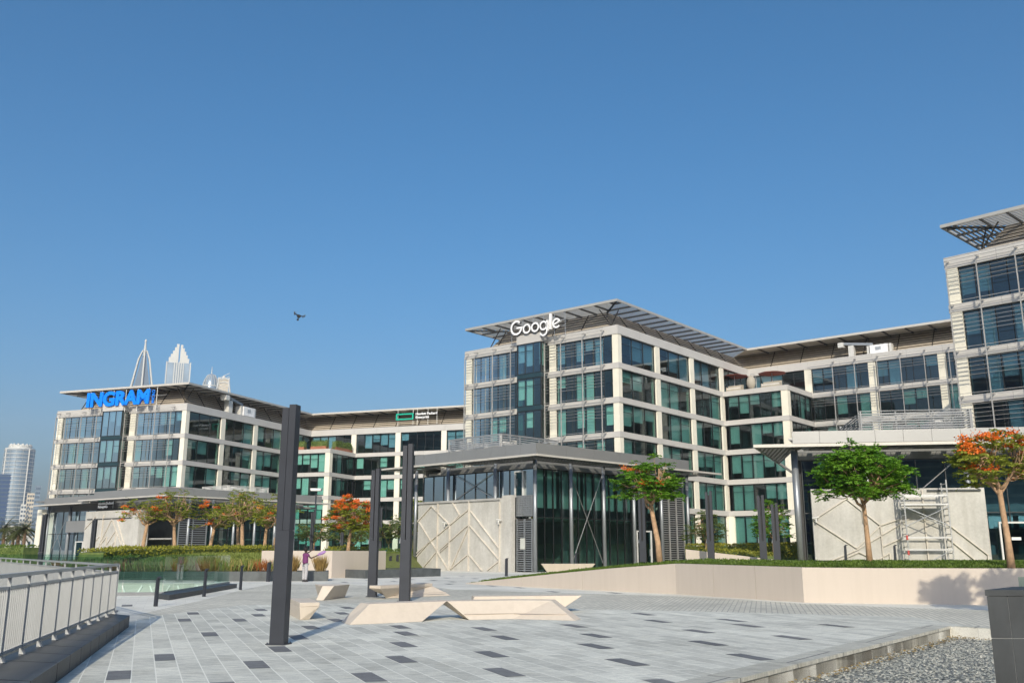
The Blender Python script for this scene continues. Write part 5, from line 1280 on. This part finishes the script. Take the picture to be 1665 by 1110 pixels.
for i, (px, D, z, h, th, cr, lb, c2) in enumerate([(510, 92, 1.3, 3.3, 1.1, 2.0, 'small pale green tree beside the street lamp', 'leaf_dull'), (575, 92, 1.3, 3.0, .9, 2.3, 'small green tree behind the round flame tree', 'leaf_dull'),
        (632, 88, 1.3, 3.6, 1.0, 2.1, 'small dense green tree between the two farther masts', 'leaf_dull'), (672, 94, 1.2, 5.8, 2.0, 1.6, 'green tree at the left edge of the middle pavilion', 'leaf_olive'),
        (1148, 80, 1.0, 3.9, 1.7, 1.75, 'small thin round tree right of the middle pavilion', 'leaf_dull'), (1258, 72, 1.0, 4.4, 1.7, 1.7, 'small green tree behind the two slotted masts', 'leaf_green')]):
    x, y, _ = azp(px, D); tree(lb, (x, y, z), h, th, cr, h * .62, 90 + i, tips=85, fr=7, leafmat=c2, fl=.42, pairs=4, group=G, r0=.09, flat=.8, lw=.05, ll=.13, name='small_tree', bark='bark')
# palms
def palm(label, loc, h, seed, r=2.2, nf=34, group=None):
    rnd = random.Random(seed); root = tag(empty('palm_tree', loc), label, 'palm tree', group)
    mb = MB(); k = 8; mb.tube([(0, 0, -.1)] + [(0, 0, h * j / k) for j in range(1, k + 1)], [.28] + [.20 + .03 * (j % 2) for j in range(1, k + 1)], 9); mb.build('trunk', 'bark_dark', root)
    cb = MB()
    for f in range(nf):
        a = rnd.uniform(0, 6.283); el = rnd.uniform(-.35, 1.25); d = Vector((math.cos(a) * math.cos(el), math.sin(a) * math.cos(el), math.sin(el))); pos = Vector((0, 0, h)); L = r * rnd.uniform(.8, 1.1)
        for s_ in range(9):
            d = (d + Vector((0, 0, -.13))).normalized(); nx = pos + d * L / 9; side = d.cross(Vector((0, 0, 1))).normalized()
            for sg_ in (-1, 1):
                leaf(cb, pos, (side * sg_ + d * .7 + Vector((0, 0, -.25))).normalized(), Vector((0, 0, 1)), .60 * (1 - s_ / 12), .13)
                leaf(cb, pos.lerp(nx, .5), (side * sg_ + d * .7 + Vector((0, 0, -.25))).normalized(), Vector((0, 0, 1)), .60 * (1 - s_ / 12), .13)
            pos = nx
    cb.build('crown', 'palm_leaf', root); return root
G = 'palms beyond the far left hedge'
for i, (px, D, h) in enumerate([(4, 150, 5.0), (28, 148, 4.6), (38, 146, 4.9), (20, 160, 4.2)]):
    x, y, _ = azp(px, D); palm(['palm cut by the left photo edge', 'middle palm of the far left group', 'rightmost palm beside the white pavilion end wall', 'shorter palm between the others at the far left'][i], (x, y, .0), h * .92, 200 + i, 2.9, 46, G)
palm('palm behind the photographer whose shadow falls on the long white wall', (13.45, 17.6, -.1), 6.35, 301, 1.15, 34)
palm('second palm right of the frame shading the paving', (15.2, 18.0, -.1), 6.4, 302, 1.1, 34)

# clipped hedges: leaf faces on a soft box
def hedge(label, pts, w_, z0, h, seed, mat='leaf_hedge', dens=260, name='hedge', cat='hedge', ls=.09):
    rnd = random.Random(seed); o = Vector(pts[0]); root = tag(empty(name, (o.x, o.y, 0)), label, cat)
    cb = MB(); lb = MB()
    for i in range(len(pts) - 1):
        a = Vector(pts[i]) - o; b = Vector(pts[i + 1]) - o; d = (b - a).normalized(); nn = Vector((-d.y, d.x)); L = (b - a).length
        za = z0[i] if isinstance(z0, list) else z0; zc = z0[i + 1] if isinstance(z0, list) else z0
        q = lambda f, s_, z: ((a + (b - a) * f + nn * s_).x, (a + (b - a) * f + nn * s_).y, (za + (zc - za) * f) + z)
        k_ = w_ / 2 - .07
        cb.hexa([q(0, -k_, -.3), q(1, -k_, -.3), q(1, k_, -.3), q(0, k_, -.3), q(0, -k_, h - .08), q(1, -k_, h - .08), q(1, k_, h - .08), q(0, k_, h - .08)])
        n = int(L * (2 * h + w_) * dens)
        for k in range(n):
            f = rnd.random(); r_ = rnd.random() * (2 * h + w_); wob = .05 * math.sin(f * L * 2.1 + seed) + .04 * math.sin(f * L * 5.3)
            if r_ < h: s_, z, nv = -w_ / 2, r_, Vector((-nn.x, -nn.y, 0))
            elif r_ < h + w_: s_, z, nv = r_ - h - w_ / 2, h + wob, Vector((0, 0, 1))
            else: s_, z, nv = w_ / 2, r_ - h - w_, Vector((nn.x, nn.y, 0))
            p = Vector(q(f, s_, z)) + rv(rnd, .035); dd = (nv * .7 + rv(rnd, .8)).normalized(); leaf(lb, p, dd, rv(rnd).normalized(), ls * rnd.uniform(.7, 1.4), ls * .6)
    cb.build('core', 'leaf_dull', root); lb.build('leaves', mat, root); return root
def PT(px, D): v = at(px, D); return (v.x, v.y)
hedge('long clipped yellow green hedge below the row of flowering trees', [PT(150, 60), PT(206, 64), PT(300, 68), PT(372, 74), PT(432, 80)], 1.6, [.95, 1.12, 1.15, 1.2, 1.25], .62, 1, dens=75, ls=.15)
hedge('dark clipped hedge at the far left before the palms', [PT(-30, 100), PT(52, 96)], 2.0, .6, 1.35, 2, 'leaf_cover', dens=60, ls=.16)
hedge('low green bank below the left end of the long hedge', [PT(60, 58), PT(150, 58), PT(215, 57)], 2.2, [.0, .5, .75], .5, 3, 'leaf_cover', dens=70, ls=.14)
hedge('low hedge behind the white wall, under the round flame tree', [PT(535, 82), PT(600, 80)], 1.4, 1.3, .55, 4, dens=60, ls=.15)
hedge('low hedge behind the white wall, right of the round flame tree', [PT(602, 84), PT(690, 86)], 1.2, 1.3, .35, 5, 'leaf_cover', dens=60, ls=.15)
hedge('upper clipped hedge right of the middle pavilion', [PT(1124, 88), PT(1240, 82), PT(1330, 72)], 1.8, 1.2, .95, 6, dens=60, ls=.15)
hedge('lower clipped hedge stepping down in front of the upper one', [PT(1150, 72), PT(1200, 68), PT(1245, 64)], 1.5, [1.15, 1.0, .8], .6, 7, dens=75, ls=.13)
# planted boxes on the left terrace
for lb, x, y, L_ in (('left clipped planting on the left block terrace', 26.0, -1.5, 4.2), ('right clipped planting on the left block terrace', 26.0, -6.4, 3.0), ('planting along the terrace side of the left block', 30.0, -8.4, 5.5)):
    p = on_block((-47.27, 131.78), 20, x, y, 18.13); e = R(110) if L_ < 5 else R(20); dv = Vector((math.sin(e), math.cos(e)))
    hd = hedge(lb, [tuple(Vector((p.x, p.y)) - dv * L_ / 2), tuple(Vector((p.x, p.y)) + dv * L_ / 2)], .8, 18.6, 1.0, int(x + 9 + L_ * 3), 'leaf_cover', dens=40, ls=.2)
    mb = MB(); a = Vector((p.x, p.y)) - dv * L_ / 2 - hd.location.xy; b = Vector((p.x, p.y)) + dv * L_ / 2 - hd.location.xy; mb.beam((*a, 18.42), (*b, 18.42), .9, .5); mb.build('trough', 'terracotta', hd)

# ground cover and grasses
rnd = random.Random(77)
mb = MB()
for i in range(len(WT) - 1):
    a = Vector(WT[i]); b = Vector(WT[i + 1]); L = (b - a).length; n = int(L * (1500 if 4 <= i <= 6 else 620 if i < 7 else 300))
    for k in range(n):
        f = rnd.random(); d = .28 + rnd.random() ** 1.3 * (1.5 if i < 4 else 4.2); wob = (math.sin(f * L * 3.1 + i) * .5 + math.sin(f * L * 7.7) * .3 + .8) * .05
        p = offs(i, d).lerp(offs(i + 1, d), f); z = a.z + (b.z - a.z) * f + min(.14, (d - .3) * .1)
        if i == 0 and f < .1: z *= f
        pp = Vector((p.x, p.y, z + rnd.random() * (.015 + wob * .6))); leaf(mb, pp, (rv(rnd, .5) + Vector((0, 0, .55))).normalized(), rv(rnd).normalized(), rnd.uniform(.04, .09), .04)
tag(mb.build('ground_cover', 'leaf_cover'), kind='stuff')
def tuft(label, loc, h, seed, mat='straw', n=150, sp=.35, group='grass tufts in the granite planter', name='grass_tuft'):
    rnd = random.Random(seed); root = tag(empty(name, loc), label, 'grass tuft', group); mb = MB()
    for k in range(n):
        a = rnd.uniform(0, 6.283); p = Vector((math.cos(a), math.sin(a), 0)) * rnd.random() * sp * .5; d = Vector((math.cos(a) * rnd.random() * .5, math.sin(a) * rnd.random() * .5, 1)).normalized(); leaf(mb, p, d, rv(rnd).normalized(), h * rnd.uniform(.5, 1), .05)
    mb.build('blades', mat, root); return root
for i, px in enumerate((466, 476, 523)):
    v = at(px, 53.6); tuft(['straw coloured tuft just right of the nearest mast', 'straw coloured tuft left of the person', 'straw coloured tuft right of the person'][i], (v.x, v.y, .46), 1.05, i, sp=.55, n=260)
mb = MB(); rnd = random.Random(4)
for k in range(17000):
    y = rnd.uniform(50.6, 66); x = rnd.uniform(-26, -13.3) if y > 54 else rnd.uniform(-25, -12.2)
    if y > 54 and x > -15.1: continue
    if y <= 54:
        if not (49.9 + (x + 26) * .148 + .35 < y < 53.0 + (x + 26) * .1): continue
        z = .46
    else: z = zleft(x, y)
    a = rnd.uniform(0, 6.283); d = Vector((math.cos(a) * .35, math.sin(a) * .35, 1)).normalized(); h = rnd.uniform(.1, .24) if y > 54 else rnd.uniform(.35, .85)
    red = y < 57 and (math.sin(x * 1.7) + math.sin(x * 4.1 + 2) > .75)
    leaf(mb, Vector((x, y, z)), d, rv(rnd).normalized(), h, .06, 1 if red else (2 if rnd.random() < .25 and y < 56 else 0))
tag(mb.build('ornamental_grass', ['blade', 'leaf_red', 'straw']), kind='stuff')
tag(empty('x', (0, 0, 0)), kind='stuff') if 0 else None

# ------------------------------------------------------------------ drone
dr = tag(empty('drone', (-7.02, 29.2, 9.2), R(20)), 'small black camera drone hovering in the sky', 'drone'); dr.rotation_euler = (R(6), R(14), R(20)); dr.scale = (.72, .72, .8)
mb = MB(); mb.hexa([(-.07, -.10, -.10), (.07, -.10, -.10), (.07, .10, -.10), (-.07, .10, -.10), (-.09, -.12, .0), (.09, -.12, .0), (.09, .12, .0), (-.09, .12, .0)]); mb.build('body', 'black_plastic', dr)
mb = MB(); mb.tube([(0, 0, -.10), (0, 0, -.16)], .02, 8); mb.lathe([(.01, -.24), (.05, -.215), (.05, -.17), (.01, -.155)], 10); mb.build('camera_gimbal', 'black_plastic', dr)
for a, b in ((-.24, -.12), (.24, -.12), (-.2, .2), (.2, .2)):
    mb = MB(); mb.tube([(a * .3, b * .3, -.03), (a, b, .02)], .013, 6); mb.tube([(a, b, -.03), (a, b, .06)], .02, 8); ar = mb.build('arm', 'black_plastic', dr)
    mb = MB(); mb.hexa([(a - .09, b - .01, .062), (a + .09, b - .01, .066), (a + .09, b + .01, .062), (a - .09, b + .01, .066), (a - .09, b - .01, .066), (a + .09, b - .01, .070), (a + .09, b + .01, .066), (a - .09, b + .01, .070)]); mb.build('rotor', 'steel_grey', ar)

# ------------------------------------------------------------------ person watching the drone
def skin_obj(name, verts, edges, radii, mat, parent, sub=2, flat=None):
    me = bpy.data.meshes.new(name); me.from_pydata(verts, edges, []); me.materials.append(MATS[mat])
    o = bpy.data.objects.new(name, me); COL.objects.link(o); o.parent = parent
    m = o.modifiers.new('skin', 'SKIN'); m.use_smooth_shade = True; m.branch_smoothing = .6
    for i, r_ in enumerate(radii):
        r_ = r_ if isinstance(r_, tuple) else (r_, r_); me.skin_vertices[0].data[i].radius = r_; me.skin_vertices[0].data[i].use_root = (i == 0)
    s_ = o.modifiers.new('sub', 'SUBSURF'); s_.levels = sub; s_.render_levels = sub; return o
pr = tag(empty('person', (-11.1, 50.55, 0.005), R(-35)), 'person in purple shirt and grey trousers seen from behind, holding a purple bag', 'person')
# local frame: +Y = facing direction, +X = the person's right
body_v = [(0, 0, .97), (0, .01, 1.12), (0, .0, 1.30), (0, -.01, 1.43), (0, .0, 1.52), (0, .02, 1.60), (0, .03, 1.68),      # pelvis..head
          (.10, 0, .90), (.11, .02, .50), (.10, -.02, .10), (.11, .10, .05), (-.10, 0, .90), (-.12, .06, .50), (-.13, .05, .10), (-.14, .17, .05),
          (.17, 0, 1.42), (.27, .14, 1.22), (.42, .34, 1.33), (.48, .41, 1.38), (-.17, .02, 1.42), (-.12, .26, 1.50), (.06, .42, 1.66), (.12, .48, 1.71)]
body_e = [(0, 1), (1, 2), (2, 3), (3, 4), (4, 5), (5, 6), (0, 7), (7, 8), (8, 9), (9, 10), (0, 11), (11, 12), (12, 13), (13, 14), (3, 15), (15, 16), (16, 17), (17, 18), (3, 19), (19, 20), (20, 21), (21, 22)]
body_r = [.09, .08, .10, .09, .055, .085, .075, .075, .05, .038, .03, .075, .05, .038, .03, .05, .04, .03, .035, .055, .04, .03, .035]
skin_obj('body', body_v, body_e, body_r, 'skin', pr)
def skin_part(name, vs, rs, mat): return skin_obj(name, vs, [(i, i + 1) for i in range(len(vs) - 1)], rs, mat, pr)
skin_obj('shirt', [(0, 0, .90), (0, .01, 1.10), (0, 0, 1.30), (0, -.01, 1.42), (.17, 0, 1.42), (.225, .08, 1.31), (-.17, .02, 1.42), (-.15, .15, 1.46), (0, 0, 1.49)], [(0, 1), (1, 2), (2, 3), (3, 4), (4, 5), (3, 6), (6, 7), (3, 8)],
         [(.20, .155), (.185, .145), (.20, .15), (.185, .14), .095, .078, .095, .078, .085], 'shirt_purple', pr)
skin_obj('trousers', [(0, 0, 1.0), (.09, 0, .88), (.11, .02, .50), (.10, -.02, .08), (-.09, 0, .88), (-.12, .06, .50), (-.13, .05, .08)], [(0, 1), (1, 2), (2, 3), (0, 4), (4, 5), (5, 6)], [(.16, .125), .11, .088, .08, .11, .088, .08], 'trouser_grey', pr)
for sx, sy in ((.105, .02), (-.135, .10)): 
    mb = MB(); mb.hexa([(sx - .05, sy - .12, 0), (sx + .05, sy - .12, 0), (sx + .055, sy + .15, 0), (sx - .055, sy + .15, 0), (sx - .045, sy - .10, .10), (sx + .045, sy - .10, .10), (sx + .04, sy + .13, .06), (sx - .04, sy + .13, .06)])
    o = mb.build('shoe', 'shoe', pr); o.modifiers.new('bevel', 'BEVEL').width = .02
mb = MB(); mb.lathe([(.02, 1.575), (.085, 1.60), (.118, 1.67), (.112, 1.76), (.06, 1.815), (.005, 1.83)], 14, c=(0, -.005)); mb.build('hair', 'hair_black', pr, smooth=True)
mb = MB()
for k, (dx, dy, dz, l) in enumerate(((.0, .05, .02, .07), (.02, .05, .01, .078), (.035, .04, .0, .07), (.045, .03, -.015, .055), (-.02, .02, .035, .05))):
    for base in ((.48, .41, 1.38), (.12, .48, 1.71)):
        b_ = Vector(base); q = b_ + Vector((dx, dy, dz)).normalized() * l; mb.tube([b_, b_.lerp(q, .6), q - Vector((0, .01, .015))], [.011, .010, .007], 6)
mb.build('fingers', 'skin', pr, smooth=True)
bgp = tag(empty('purple_bag', (0, 0, 0)), 'crumpled purple bag held out in the hand of the person', 'bag')
M_ = Matrix.Translation(Vector((-11.1, 50.55, .005))) @ Matrix.Rotation(R(-35), 4, 'Z')
h_ = M_ @ Vector((.49, .42, 1.39)); bgp.location = h_
mb = MB(); ax = Vector((.86, .15, .42)).normalized(); rnd = random.Random(6)
pts = [ax * t for t in (-.02, .05, .14, .28, .40, .47)]; mb.tube(pts, [.02, .05, .075, .08, .06, .02], 12)
mb.v = [tuple(Vector(v) + rv(rnd, .010)) for v in mb.v]; mb.build('cloth', 'bag_purple', bgp)
ph = tag(empty('phone', M_ @ Vector((.15, .52, 1.76)), R(-35)), 'dark phone held up in the raised hand', 'phone')
mb = MB(); mb.box(-.04, .04, -.005, .005, -.07, .08); mb.build('casing', 'black_plastic', ph); mb = MB(); mb.box(-.034, .034, -.0075, -.0055, -.062, .072); mb.build('screen', 'tower_blue', ph)

# ------------------------------------------------------------------ hazy air round the whole place, the sky outside it
mb = MB(); mb.box(-2500, 2500, -400, 2500, -5.5, 345)
hz = tag(mb.build('haze', 'seam'), kind='stuff')
m = bpy.data.materials.new('haze_air'); m.use_nodes = True; n = m.node_tree; n.nodes.clear()
pv = n.nodes.new('ShaderNodeVolumePrincipled'); pv.inputs['Color'].default_value = (.88, .93, 1, 1); pv.inputs['Density'].default_value = .00017
o = n.nodes.new('ShaderNodeOutputMaterial'); n.links.new(pv.outputs[0], o.inputs['Volume']); hz.data.materials[0] = m
